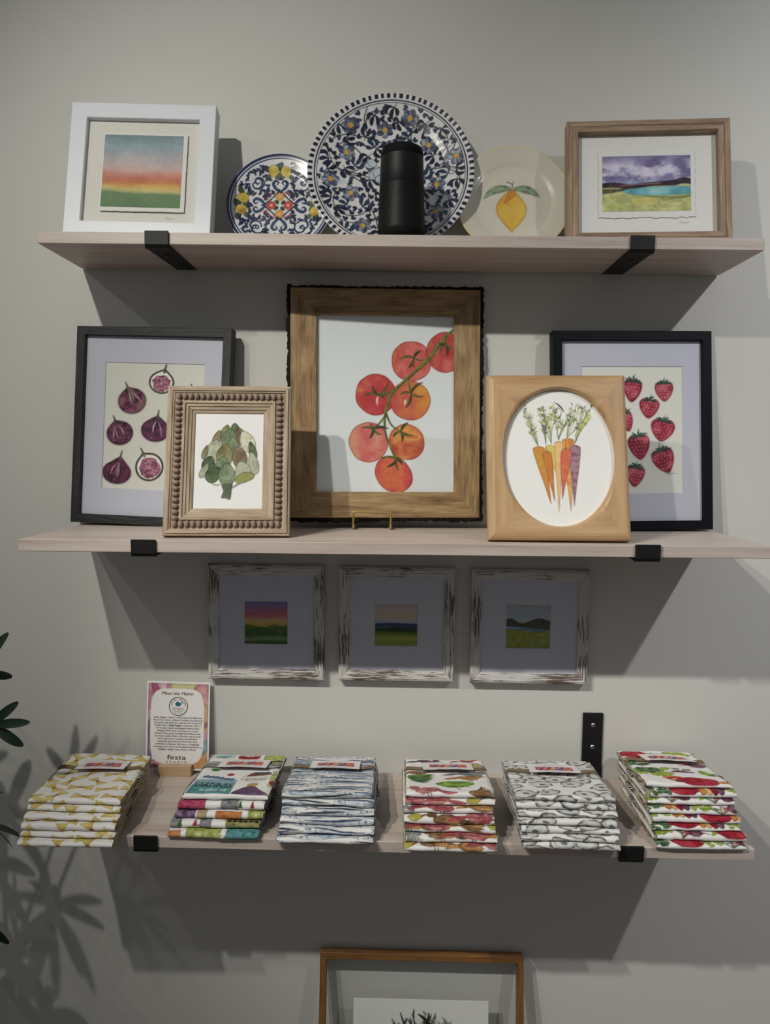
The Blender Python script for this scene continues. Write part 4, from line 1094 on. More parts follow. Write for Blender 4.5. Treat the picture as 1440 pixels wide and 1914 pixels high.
def paint_big(a):   # 700 units = rim
    rs = random.Random(12); O = (720, 756)
    S_ = lambda x, y: (x - O[0], y - O[1])
    a.mottle(0.05, 120, 3)
    for k in range(14):
        an = rs.uniform(0, 6.28); r = rs.uniform(100, 600); a.ell(r * math.cos(an), r * math.sin(an), 50, 22, [(140, 152, 166), (166, 172, 178)], an, .2, k, a=.5, edge=0, sc=40)
    fl = [S_(*q) for q in [(375, 330), (665, 355), (875, 262), (1035, 490), (1270, 605), (345, 555), (215, 805), (385, 920), (1108, 840), (495, 1220), (1100, 1090), (760, 1230), (960, 1290)]]
    # winding vines
    vines = [[(640, 470), (560, 440), (500, 350), (530, 230), (640, 205), (730, 260), (720, 340)], [(640, 470), (500, 420), (330, 410), (200, 470)], [(640, 470), (760, 440), (900, 340), (1060, 330), (1200, 420)], [(640, 480), (760, 460), (860, 400), (1000, 340), (1140, 370), (1200, 480), (1130, 600)],
             [(1000, 720), (1150, 660), (1240, 540), (1270, 440)], [(1000, 720), (1180, 690), (1330, 720)], [(1180, 690), (1290, 780), (1280, 900), (1180, 940)], [(620, 820), (480, 760), (320, 720), (230, 660), (200, 580)], [(320, 725), (430, 720), (480, 620), (440, 540), (340, 470), (250, 520)],
             [(540, 1060), (530, 900), (470, 820), (330, 740)], [(545, 1010), (500, 1100), (360, 1130), (250, 1040), (260, 930), (340, 880)], [(545, 1010), (540, 1150), (400, 1200), (260, 1150)], [(550, 1030), (600, 1150), (620, 1250)], [(230, 680), (330, 740), (480, 790), (540, 900)], [(890, 400), (880, 500), (940, 560)], [(500, 360), (490, 260), (520, 160)]]
    for P in vines: a.stroke([S_(*q) for q in P], [3, 4.5, 4.5, 3], (44, 40, 44), 0.95)
    pts = []
    def free(x, y, d):
        return all((x - q[0]) ** 2 + (y - q[1]) ** 2 > (d + q[2]) ** 2 for q in pts)
    for x, y in fl: pts.append((x, y, 62))
    n = 0
    for k in range(9000):
        an = rs.uniform(0, 6.283); r = 600 * math.sqrt(rs.uniform(0, 1)); x, y = r * math.cos(an), r * math.sin(an)
        d = 38 if n < 50 else 20
        if n > 190: break
        if k > 3500: d = 15
        if not free(x, y, d): continue
        pts.append((x, y, d)); n += 1
        nf = min(fl, key=lambda q: (q[0] - x) ** 2 + (q[1] - y) ** 2)
        t0 = math.atan2(y - nf[1], x - nf[0]) + rs.choice((-1, 1)) * 1.5 + rs.uniform(-.5, .5)
        col = [(12, 15, 34), (16, 20, 46), (20, 25, 54), (26, 48, 74)][rs.choice((0, 0, 1, 1, 2, 2, 3)) if n % 9 else 3]
        if d >= 38:
            for j in range(3):
                tt = t0 + (j - 1) * 0.62; l = rs.uniform(66, 92); h = rs.choice((-1, 1))
                b = (x - math.cos(t0) * 34, y - math.sin(t0) * 34)
                a.leaf(b, (b[0] + math.cos(tt) * l, b[1] + math.sin(tt) * l), 15, col, 0.3 * (j - 1) + .12, 1, .25, fat=.62, seed=k, outline=(20, 20, 34), ow=2)
            a.stroke([(x - math.cos(t0) * 34, y - math.sin(t0) * 34), (x - math.cos(t0) * 70 + 10, y - math.sin(t0) * 70)], [3, 2], (48, 42, 46), 1, n=1)
        elif d >= 20:
            for j in range(2):
                tt = t0 + (j - .5) * .8; l = 44; a.leaf((x - math.cos(t0) * 20, y - math.sin(t0) * 20), (x - math.cos(t0) * 20 + math.cos(tt) * l, y - math.sin(t0) * 20 + math.sin(tt) * l), 11, col, .15, 1, .2, fat=.6)
        else:
            if n % 2: spiral(a, x, y, 26, 1.15, t0, [3.6, 3, 4.6], (48, 42, 50), rs.choice((-1, 1)))
            else: a.leaf((x - math.cos(t0) * 16, y - math.sin(t0) * 16), (x + math.cos(t0) * 18, y + math.sin(t0) * 18), 8, col, .1, 1, 0, fat=.55)
    # central rosette
    for k in range(7):
        x, y = S_(590 + 45 * math.cos(k), 720 + 75 * math.sin(k * 1.3)); a.ell(x, y, 46, 34, [(148, 160, 174), (176, 182, 188)], k, .1, k, edge=0, line=((30, 30, 46), 6))
    for i, (x, y) in enumerate(fl):
        for k in range(6):
            an = k * 1.047 + i * .5; px, py = x + 44 * math.cos(an), y + 44 * math.sin(an)
            a.ell(px, py, 32, 27, [(38, 44, 74), (84, 92, 114), (152, 158, 170)], an, .05, i * 9 + k, sc=30, edge=0, line=((24, 24, 44), 6), con=2)
        a.ell(x, y, 23, 25, [(196, 150, 58), (176, 128, 44)], 0, .06, i, edge=0, line=((110, 84, 50), 4))
    ro = np.hypot(a.x, a.y); th = np.arctan2(a.y, a.x)
    m = np.clip((ro - 622) / 3, 0, 1); a.C = a.C * (1 - m[:, None]) + np.array([186, 186, 190.]) * m[:, None]
    for rr_, w in ((640, 5), (622, 3.2)):
        m = np.clip((w - np.abs(ro - rr_)) / 2.5 + .5, 0, 1)[:, None]; a.C = a.C * (1 - m) + np.array(INK, float) * m
    ph = (th / (2 * np.pi) * 80) % 1.0 + 0.05 * np.sin(th * 37)
    m = np.clip((0.27 - np.abs(ph - .5)) / .04, 0, 1) * np.clip((ro - 657) / 4, 0, 1) * np.clip((699 - ro) / 3, 0, 1)
    a.C = a.C * (1 - m[:, None]) + np.array([16, 18, 30.]) * m[:, None]


def lemon(a, cx, cy, r, rot, seed, tip=1):
    c, s = math.cos(rot), math.sin(rot)
    P = [(cx + (u * c - v * s) * r, cy + (u * s + v * c) * r) for u, v in [(0, -1), (.55, -.9), (.92, -.35), (.9, .3), (.5, .85), (.16, 1.05), (0, 1.2), (-.16, 1.05), (-.5, .85), (-.9, .3), (-.92, -.35), (-.55, -.9)]]
    a.blob(P, [(146, 112, 34), (186, 160, 58), (196, 174, 76)], seed, r * 1.2, .1, con=1.8, line=((58, 36, 22), 5))
    a.stroke([(cx + .3 * r * c, cy + .3 * r * s), (cx + .1 * r, cy + .45 * r), (cx - .2 * r, cy + .4 * r)], 2.5, (130, 84, 24), .8)


def paint_small(a):  # 720 units = rim ; drawn about the centre
    rs = random.Random(3)
    BL, BL2, GR = (22, 34, 70), (52, 80, 116), (46, 62, 36)
    pts = [(0, 0, 190)]
    LM = [(-95, -490, .15), (75, -480, -.35), (-500, -100, 1.7), (-520, 70, 1.4), (480, 90, .4), (500, -70, -.2), (-90, 490, 0), (90, 500, .2)]
    for x, y, r in LM: pts.append((x, y, 110))
    for k in range(4):
        for sgn in (-1, 1):
            def T(x, y, k=k, sgn=sgn):
                x *= sgn; c, s = [(1, 0), (0, 1), (-1, 0), (0, -1)][k]; return (x * c - y * s, x * s + y * c)
            a.stroke([T(18, -205), T(70, -255), T(95, -320), T(60, -355), T(25, -330), T(45, -300)], [14, 22, 20, 15, 10, 6], BL, 1); a.stroke([T(24, -215), T(66, -262), T(84, -312), T(62, -340)], [5, 8, 8, 4], BL2, .8)
            a.stroke([T(26, -190), T(110, -95), T(190, -26)], [10, 7, 10], (34, 32, 44), 1)
            sx, sy = T(300, -330); spiral(a, sx, sy, 95, 1.25, rs.uniform(0, 6), [10, 14, 8, 10], BL, sgn)
            for q in [(300, -330, 100), (70, -290, 80)]: u, v = T(q[0], q[1]); pts.append((u, v, q[2]))
    for x, y, c1 in [(-115, 0, (166, 44, 46)), (115, 0, (170, 50, 48)), (0, -125, (186, 128, 56)), (0, 125, (184, 124, 56))]:
        for j in range(7):
            an = j * .9; a.ell(x + 38 * math.cos(an), y + 38 * math.sin(an), 26, 24, [c1, tuple(min(255, q * 1.25) for q in c1)], an, .1, j, edge=0, line=((56, 30, 28), 4))
        a.ell(x, y, 20, 20, [(206, 160, 110)], 0, .1, 1, edge=0)
    for k in range(4):
        an = .785 + k * 1.571; a.leaf((30 * math.cos(an), 30 * math.sin(an)), (95 * math.cos(an), 95 * math.sin(an)), 22, GR, .1, outline=(30, 36, 24), ow=3)
        for j in range(4):
            an2 = an + (j - 1.5) * .22; a.ell(205 * math.cos(an2), 205 * math.sin(an2), 24, 22, [(120, 50, 62), (150, 80, 90)], 0, .1, j, edge=0, line=((48, 28, 40), 4))
    a.ell(0, 0, 24, 32, [(190, 196, 196)], 0, .1, 2, edge=0)
    for i, (x, y, r) in enumerate(LM):
        n = math.hypot(x, y); ux, uy = x / n, y / n
        for sgn in (-1, 1):
            a.leaf((x + uy * 50 * sgn, y - ux * 50 * sgn), (x + ux * 60 + uy * 150 * sgn, y + uy * 60 - ux * 150 * sgn), 34, GR, .15 * sgn, 1, .3, outline=(26, 34, 24), ow=4)
            a.leaf((x - ux * 40 + uy * 40 * sgn, y - uy * 40 - ux * 40 * sgn), (x - ux * 120 + uy * 130 * sgn, y - uy * 120 - ux * 130 * sgn), 26, (70, 88, 52), .1 * sgn, 1, .3, outline=(26, 34, 24), ow=4)
    for i, (x, y, r) in enumerate(LM): lemon(a, x, y, 74, r, i)
    n = 0
    for k in range(6000):
        an = rs.uniform(0, 6.283); r = 600 * math.sqrt(rs.uniform(0.02, 1)); x, y = r * math.cos(an), r * math.sin(an)
        if n > 260: break
        if any((x - q[0]) ** 2 + (y - q[1]) ** 2 < (q[2] + 16) ** 2 for q in pts): continue
        pts.append((x, y, 20)); n += 1; t0 = rs.uniform(0, 6.28)
        for j in range(3):
            tt = t0 + (j - 1) * 1.1; a.leaf((x, y), (x + 40 * math.cos(tt), y + 40 * math.sin(tt)), 13, (18, 24, 52) if n % 3 else (30, 36, 78), .1, 1, 0, fat=.6)
    ro = np.hypot(a.x, a.y)
    m = np.clip((ro - 628) / 4, 0, 1)[:, None]; a.C = a.C * (1 - m) + np.array([182, 186, 192.]) * m
    for rr_, w in ((694, 17), (655, 9)):
        m = np.clip((w - np.abs(ro - rr_)) / 3 + .5, 0, 1)[:, None]; a.C = a.C * (1 - m) + np.array([30, 38, 82.]) * m


def paint_cream(a):   # units: photograph pixels from the plate centre, rim = 105
    ro = np.hypot(a.x, a.y); m = np.clip((ro - 102.5) / 1.2, 0, 1)[:, None]; a.C = a.C * (1 - m) + np.array([196, 176, 92.]) * m
    P = [(-4, -24), (5, -24), (16, -12), (26, 4), (26, 22), (14, 42), (4, 52), (0, 58), (-5, 52), (-14, 42), (-27, 22), (-28, 4), (-18, -12)]
    a.blob([(x - 2, y + 1) for x, y in P], [(172, 108, 34), (192, 146, 44), (196, 164, 64), (186, 156, 66)], 4, 16, .15, 3, con=1.3, grad=(1, .35, .55))
    a.blob([(-6, -24), (3, -26), (6, -14), (-2, -8), (-16, 2), (-12, -12)], [(168, 92, 30), (182, 120, 40)], 3, a=.75, edge=.1)
    a.leaf((0, -26), (-54, -7), 8, (104, 122, 92), .16, .95, .4, fat=.45); a.leaf((0, -26), (50, -10), 8, (98, 118, 90), -.14, .95, .4, fat=.45)
    a.leaf((-2, -26), (-50, -10), 2, (140, 152, 124), .16, .7); a.leaf((2, -26), (46, -12), 2, (140, 152, 124), -.14, .7)
    a.stroke([(-10, -40), (-1, -36), (-1, -28)], 1.2, (96, 108, 84), .9); a.stroke([(2, -42), (0, -36)], .9, (96, 108, 84), .8, n=1)


plate('decorated_plate', 'small round plate painted with lemons, red blooms and blue scrolls', 0.0995, (0.389, -0.058, 0.3605), 0.22, paint_small, (186, 188, 190), 1.5, 120, 620, 5, 720, 0.010)
plate('decorated_plate', 'large round plate with navy flowers and a black dashed rim', 0.1535, (0.597, -0.084, 0.3595), 0.2, paint_big, (190, 189, 190), 1.45, 165, 860, 4, 700)
plate('decorated_plate', 'cream plate with a yellow rim and one painted lemon', 0.1065, (0.824, -0.068, 0.359), 0.22, paint_cream, (180, 175, 161), 1.5, 85, 360, .8, 105, 0.012)

# ------------------------------------------------------------------ portable speaker
t = thing('portable_speaker', 'tall tapered black portable speaker standing before the large blue plate', 'speaker', Matrix.Translation((0.6178, -0.1385, 0.3598)))
pr = [(0.0, 0.0), (0.034, 0.0), (0.0385, 0.003), (0.0405, 0.008), (0.0408, 0.016)]
v, f = lathe([(max(r, .0005), z) for r, z in pr], 48); mesh_obj('base', v, f, MAT['rubber'], t, smooth=True)
v, f = lathe([(0.0407, 0.016), (0.0403, 0.03), (0.0392, 0.06), (0.0380, 0.09)], 64); g = mesh_obj('grille', v, f, MAT['speaker'], t, smooth=True)
dv, df = [], []
for i in range(26):
    z = 0.0175 + i * 0.0028; r = 0.0407 - (z - .016) * .0365
    for k in range(92):
        an = 2 * math.pi * k / 92; n = len(dv); h = .00075
        for da, dz in ((-1, -1), (1, -1), (1, 1), (-1, 1)): dv.append(((r + .00015) * math.cos(an + da * h / r), (r + .00015) * math.sin(an + da * h / r), z + dz * h))
        df.append((n, n + 1, n + 2, n + 3))
tag(mesh_obj('perforations', dv, df, MAT['rubber'], g), kind='stuff')
v, f = lathe([(0.0380, 0.09), (0.0383, 0.0905), (0.0372, 0.12), (0.0363, 0.1385)], 64); mesh_obj('upper_body', v, f, MAT['speaker'], t, smooth=True)
v, f = lathe([(0.0363, 0.1385), (0.0366, 0.139), (0.0362, 0.147), (0.034, 0.1535), (0.028, 0.157), (0.010, 0.158), (0.0005, 0.158)], 64); cap = mesh_obj('cap', v, f, MAT['rubber'], t, smooth=True)
v, f = tube(cr_spline([(-0.022, 0, 0.1565), (-0.019, 0, 0.160), (-0.008, 0, 0.1615), (0.008, 0, 0.1615), (0.019, 0, 0.160), (0.022, 0, 0.1565)], 4), 0.0022, 8); mesh_obj('handle', v, f, MAT['rubber'], t, smooth=True)


# ------------------------------------------------------------------ maker card in a slotted block
def art_card(a):   # 1 unit = 1 mm, 127 x 178, y down
    a.sat = 0.7
    rs = random.Random(2)
    P = [(0, 0), (30, 0), (26, 14), (0, 40)]
    def patch(P, cols, sd): a.blob(P, cols, sd, 12, .2, 2, smooth=False, con=2)
    patch([(3, 4), (60, 4), (60, 30), (3, 90)], [(150, 96, 112), (170, 130, 140), (180, 150, 156)], 1); patch([(8, 4), (20, 4), (32, 26), (14, 34)], [(146, 44, 92), (160, 84, 116)], 2)
    patch([(40, 4), (48, 4), (44, 22), (38, 22)], [(150, 78, 100), (170, 120, 130)], 3); patch([(48, 4), (100, 4), (96, 22), (48, 22)], [(160, 156, 84), (176, 172, 110), (156, 160, 120)], 4)
    patch([(100, 4), (124, 4), (124, 60), (112, 40), (90, 22)], [(160, 84, 100), (176, 116, 120), (186, 140, 120)], 5)
    patch([(3, 80), (12, 70), (12, 174), (3, 174)], [(84, 76, 120), (104, 90, 132), (150, 90, 110)], 6); patch([(108, 34), (124, 50), (124, 140), (108, 140)], [(140, 74, 100), (176, 140, 90), (160, 110, 150)], 7)
    patch([(112, 120), (124, 115), (124, 140), (110, 150)], [(74, 116, 140), (110, 140, 154)], 8); patch([(88, 174), (124, 136), (124, 174)], [(176, 110, 60), (190, 140, 90)], 9)
    patch([(3, 158), (95, 158), (95, 174), (3, 174)], [(146, 60, 86), (170, 110, 120), (150, 70, 90)], 10)
    an = np.linspace(0, 2 * np.pi, 48, endpoint=False); P = []
    for t_ in an:
        c, s = math.cos(t_), math.sin(t_); e = .42; P.append((62 + 54 * np.sign(c) * abs(c) ** e, 90 + 76 * np.sign(s) * abs(s) ** e))
    a.blob(P, [(190, 186, 184)], 1, edge=0)


t = thing('sign_card', 'small printed maker card with a whale logo and black text', 'sign', pose((0.1815, -0.024, -0.6440), 0.07, 0.0, 0.012))
sheet('card', 0.127, 0.178, -0.0635, 0.0, 0.0, (0, 0, 127, 178), art_card, t, 0.0011, bg=(192, 188, 186), gain=1.75)
box_obj('card_back', (-0.0635, 0.0635, 0.0004, 0.0016, 0, 0.178), MAT['white_mat'], t)


def put_text(parent, name, body, size, x, z, mat, shear=0.0, bold=False, maxw=None, y=-0.0006):
    V, T = text_mesh(body, shear, bold)
    sx = size
    if maxw is not None: sx = maxw / (V[:, 0].max() - V[:, 0].min())
    return mesh_obj(name, [(x + q[0] * sx, y, z + q[1] * size) for q in V], [tuple(int(i) for i in q) for q in T], mat, parent)


put_text(t, 'heading', 'Meet the Maker', 0.0088, -0.002, 0.1515, MAT['ink_grey'], 0.35, False, 0.066)
put_text(t, 'shop_name', 'festa', 0.0135, -0.001, 0.0215, MAT['ink'], 0, False, 0.038)
put_text(t, 'shop_name', 'S T U D I O', 0.0052, -0.001, 0.0150, MAT['ink_grey'], 0, False, 0.042)
lines = ["ashley designs, creates a truly unique and distinctive", "line of home decor, children's clothing, and whimsical", "pet goods using their vast collection of curated and", "vintage fabrics.               (East Sandwich, MA), is", "the creative maker and designer behind ashley", "designs and has been in business for several",
         "decades. Every piece is lovingly handcrafted in her", "cozy home studio. Emily's distinctive, special small", "batch approach to creating one-of-a-kind", "handmade goods sets her apart from mass", "production companies. Each item is thoughtfully", "assembled with a focus on the perfect placement to", "highlight a design, scene, animal, or flower."]
wid = [.098, .098, .095, .093, .087, .082, .092, .092, .078, .080, .088, .096, .077]
parts = []
for k, (ln, w) in enumerate(zip(lines, wid)):
    V, T = text_mesh(ln); sx = w / (V[:, 0].max() - V[:, 0].min()); z = 0.1045 - k * 0.00535
    parts.append(([(q[0] * sx, -0.0006, z + q[1] * 0.0050) for q in V], [tuple(int(i) for i in q) for q in T]))
V, T = text_mesh('Emily Foley', .15, True); sx = .021 / (V[:, 0].max() - V[:, 0].min())
parts.append(([(-0.0075 + q[0] * sx, -0.0006, 0.1045 - 3 * .00535 + q[1] * 0.0050) for q in V], [tuple(int(i) for i in q) for q in T]))
v, f = merge(parts); mesh_obj('text_block', v, f, MAT['ink'], t)
v, f = lathe([(0.0178, 0), (0.0190, 0)], 48); mesh_obj('logo_ring', [(x + .0005, -.0006, .1285 + y) for x, y, z in v], f, MAT['ink'], t)
parts = []
for k, ch in enumerate('ashley designs'):
    if ch == ' ': continue
    V, T = text_mesh(ch); an = math.radians(172 - k * 12.6); cx, cz = .0005 + .0132 * math.cos(an), .1285 + .0132 * math.sin(an); r = an - math.pi / 2
    parts.append(([(cx + .0052 * (q[0] * math.cos(r) - q[1] * math.sin(r)), -.0006, cz + .0052 * (q[0] * math.sin(r) + q[1] * math.cos(r))) for q in V], [tuple(int(i) for i in q) for q in T]))
for bdy, z, w in (('handmade goods', .1245, .022), ('home - children - pets', .1212, .024), ('sewn with love', .1182, .018), ('made on cape cod', .1145, .017)):
    V, T = text_mesh(bdy); sx = w / (V[:, 0].max() - V[:, 0].min()); parts.append(([(.0005 + q[0] * sx, -.0006, z + q[1] * .0026) for q in V], [tuple(int(i) for i in q) for q in T]))
v, f = merge(parts); mesh_obj('logo_text', v, f, MAT['ink'], t)
P = cr_spline([(-.0058, -.0005), (-.0045, .0034), (0, .0046), (.0035, .0025), (.0055, .0012), (.0064, .0032), (.0050, .0048), (.0070, .0044), (.0088, .0052), (.0078, .0028), (.0066, .0004), (.0040, -.0030), (0, -.0042), (-.0042, -.0036)], 4, True)
mesh_obj('whale', [(.0002 + q[0], -.0006, .1332 + q[1]) for q in P], [tuple(range(len(P)))[::-1]], MAT['ink_teal'], t)
# the block itself, two halves of wood with a slot between
t = thing('card_stand', 'pale wooden block holding the printed maker card upright', 'card stand', Matrix.Translation((0.1805, -0.024, ZB)))
v, f = merge([box(-0.033, 0.033, -0.014, -0.0012, 0, 0.021, .0006), box(-0.033, 0.033, 0.0065, 0.014, 0, 0.021, .0006), box(-0.033, 0.033, -0.0011, 0.0064, 0, 0.005)])
fix_normals(mesh_obj('block', v, f, MAT['block'], t))


# ------------------------------------------------------------------ folded tea towels
WH = (198, 196, 195)


def bowtie(a, x, y, l, rot, seed):
    c, s = math.cos(rot), math.sin(rot); T = lambda u, v: (x + (u * c - v * s) * l, y + (u * s + v * c) * l)
    rs = random.Random(seed)
    for sg in (-1, 1):
        zz = [(sg * (1 + .09 * (k % 2) + rs.uniform(-.04, .04)), -.62 + 1.24 * k / 8) for k in range(9)]
        P = [T(0.05 * sg, -.12)] + [T(u, v) for u, v in zz] + [T(0.05 * sg, .12)]
        a.blob(P, [(170, 148, 78), (188, 168, 96), (196, 182, 124)], seed + sg, 9, .12, 2, smooth=False, con=2, grad=(sg * c, sg * s, .3))
        for k in (-1, 0, 1): a.stroke([T(.12 * sg, k * .06), T(.62 * sg, k * .3)], [1.2, .4], (150, 112, 40), .6, n=1)
    a.ell(x, y, l * .17, l * .2, [(150, 84, 24), (176, 120, 40)], rot, .1, seed)


def pat_pasta(a, W_, V_, seed, top):
    rs = random.Random(seed); n = 0
    for j in range(-1, int(V_ / 35) + 2):
        for i in range(-1, int(W_ / 46) + 2):
            bowtie(a, (i + .5 * (j % 2)) * 46 + rs.uniform(-5, 5), j * 35 + rs.uniform(-4, 4), rs.uniform(17, 21), rs.choice((0.2, -.4, .9, -1.0, .05, 1.5)) + rs.uniform(-.2, .2), seed * 50 + n); n += 1


def pat_fish(a, W_, V_, seed, top):
    rs = random.Random(seed); j = 0
    y = -6
    while y < V_ + 12:
        x = rs.uniform(-110, -10)
        while x < W_ + 20:
            l = rs.uniform(96, 124); h = rs.uniform(7.4, 9.2); tl = rs.uniform(-.10, .10); fl = rs.choice((1, 1, -1))
            X = lambda u: x + (u if fl > 0 else 1 - u) * l; Y = lambda u, v: y + tl * u * l * .6 + 3.0 * math.sin(u * 3 + j) + v * h
            body = [(0, .1), (.08, -.55), (.2, -.9), (.45, -1), (.7, -.6), (.88, -.15), (1.0, -.6), (.97, 0), (1.0, .65), (.88, .15), (.7, .55), (.45, .95), (.2, .8), (.08, .55)]
            a.blob([(X(u), Y(u, v)) for u, v in body], [(128, 142, 158), (176, 182, 188), (196, 197, 197)], seed + j, 8, .25, 1.2, con=1.6, line=((74, 84, 100), .7))
            a.stroke([(X(u), Y(u, -.62)) for u in (.14, .4, .7, .92)], [.8, 2.4, 2.0, .6], (46, 60, 88) if j % 3 else (22, 26, 38), .9, vary=.4)
            a.stroke([(X(u), Y(u, .1)) for u in (.22, .5, .8)], [.4, .9, .3], (108, 124, 146), .6)
            a.stroke([(X(.19), Y(.19, -.6)), (X(.17), Y(.17, 0)), (X(.19), Y(.19, .6))], .7, (70, 80, 96), .8)
            a.ell(X(.09), Y(.09, -.05), 1.9, 1.9, [(34, 36, 44)], 0, .05, 1, edge=0); a.ell(X(.09) + .4, Y(.09, -.15), .5, .5, [(200, 200, 200)], 0, .05, 1, edge=0)
            a.ell(X(.52), Y(.52, .1), 4.5, 2.2, [(96, 128, 158)], .1, .2, j, a=.45, edge=0)
            x += l + rs.uniform(-8, 6); j += 1
        y += 14.5


def pat_oyster(a, W_, V_, seed, top):
    rs = random.Random(seed); pts = []
    for k in range(900):
        x, y = rs.uniform(-8, W_ + 8), rs.uniform(-6, V_ + 6)
        if all(((x - q[0]) / 1.25) ** 2 + (y - q[1]) ** 2 > 29 ** 2 for q in pts): pts.append((x, y))
    for k, (x, y) in enumerate(pts):
        rx, ry, r = rs.uniform(19, 24), rs.uniform(13.5, 17.5), rs.uniform(-.5, .5)
        a.ell(x, y, rx, ry, [(74, 72, 74), (110, 106, 104), (54, 54, 60)], r, .14, k + seed, sc=6, edge=.1)
        a.ell(x, y, rx * .85, ry * .82, [(192, 190, 187)], r, .12, k + seed + 1, edge=.05)
        a.ell(x + 1, y, rx * .76, ry * .74, [(164, 166, 160), (186, 186, 180), (176, 180, 176)], r, .1, k + seed + 2, sc=10, edge=.18)
        a.ell(x + rs.uniform(-5, 5), y + rs.uniform(-3, 3), rx * .26, ry * .24, [(70, 72, 84), (100, 104, 122)], r + .5, .3, k + seed + 3, sc=5, edge=.1)


def pat_bird(a, W_, V_, seed, top):
    a.sat = 0.72
    rs = random.Random(seed); B = [(96, 62, 36), (126, 88, 54), (150, 112, 74)]; Rd = [(150, 60, 66), (170, 84, 84), (180, 120, 112)]; Yl = [(150, 140, 40), (172, 160, 60)]; Gn = [(70, 112, 36), (104, 142, 50), (128, 150, 60)]; Gy = [(90, 92, 96), (130, 132, 134)]; Or = [(160, 104, 50), (178, 128, 72)]
    def plume(x, y, l, cols, rot):
        for k in range(8):
            an = rot + (k - 3.5) * .16; a.leaf((x, y), (x + math.cos(an) * l, y + math.sin(an) * l), l * .1, cols[k % len(cols)], .12, .9, .4)
    def bird(x, y, s, cols, fl):
        a.ell(x, y, 15 * s, 8.5 * s, cols, .25 * fl, .12, rs.randrange(99), sc=8, edge=.25, con=2)
        a.ell(x + 15 * fl * s, y - 6 * s, 6 * s, 5.5 * s, cols[::-1], 0, .1, rs.randrange(99), edge=.2)
        a.leaf((x + 20 * fl * s, y - 6 * s), (x + 26 * fl * s, y - 5 * s), 1.3, (110, 76, 40)); a.leaf((x - 10 * fl * s, y), (x - 34 * fl * s, y + 6 * s), 4 * s, cols[0], .1, .95, .4)
        a.ell(x + 16 * fl * s, y - 7 * s, 1, 1, [(24, 20, 20)], 0, 0, 1, edge=0)
        a.stroke([(x, y + 8 * s), (x + 1, y + 14 * s)], .7, (70, 54, 44), .9, n=1); a.stroke([(x + 5, y + 8 * s), (x + 6, y + 14 * s)], .7, (70, 54, 44), .9, n=1)
        a.stroke([(x - 12 * s * fl, y - 1), (x, y + 2), (x + 8 * s * fl, y)], [.5, 2.2, .5], tuple(q * .75 for q in cols[0]), .7)
    if top:
        bird(42, 14, 1.2, [(56, 50, 60), (130, 90, 110)], 1); bird(118, 8, 1, Rd, 1); bird(128, 30, 1, Gy, -1); a.ell(134, 34, 10, 8, Yl, 0, .1, 3)
        bird(22, 80, 1.2, B, 1); bird(118, 86, 1.5, Gy, 1); bird(112, 108, 1.3, Or, 1); plume(4, 96, 50, Gn, .35); plume(6, 108, 44, [(58, 92, 50), (84, 120, 70)], .2)
        a.leaf((52, 140), (122, 136), 17, (98, 138, 46), .02, 1, .6, fat=.5); a.leaf((56, 141), (118, 137), 6, (134, 158, 62), .02, .8); a.stroke([(88, 154), (94, 168)], .8, (60, 50, 40), .9, n=1); a.stroke([(104, 150), (112, 156)], .8, (60, 50, 40), .9, n=1)
        bird(38, 172, 1.5, Rd, -1); plume(112, 186, 40, B, -.5); a.ell(128, 182, 20, 12, B, .2, .1, 5, sc=7, con=2)
    v0 = V_ - 62; x = rs.uniform(-10, 10); k = rs.randrange(6)
    if not top:
        while x < W_ + 10:
            y = v0 + rs.uniform(34, 46); m = k % 6
            if m == 0: plume(x, y, 46, B, rs.uniform(-.4, .4)); bird(x + 24, y + 2, 1.3, Or, 1)
            elif m == 1: bird(x + 12, y, 1.5, Rd, rs.choice((-1, 1)))
            elif m == 2: a.ell(x + 10, y, 12, 10, Yl, 0, .1, k); a.leaf((x + 20, y), (x + 30, y - 8), 2.5, (130, 60, 30))
            elif m == 3: bird(x + 10, y, 1.2, Gy, 1); plume(x + 12, y, 26, [(150, 150, 140), (120, 120, 116)], 1.2)
            elif m == 4: bird(x + 10, y, 1.5, B, -1); a.ell(x + 22, y + 4, 12, 9, Or, .3, .1, k)
            else: bird(x + 10, y, 1.6, [(140, 48, 56), (166, 84, 90), (178, 110, 104)], 1)
            x += rs.uniform(42, 62); k += rs.choice((1, 2))


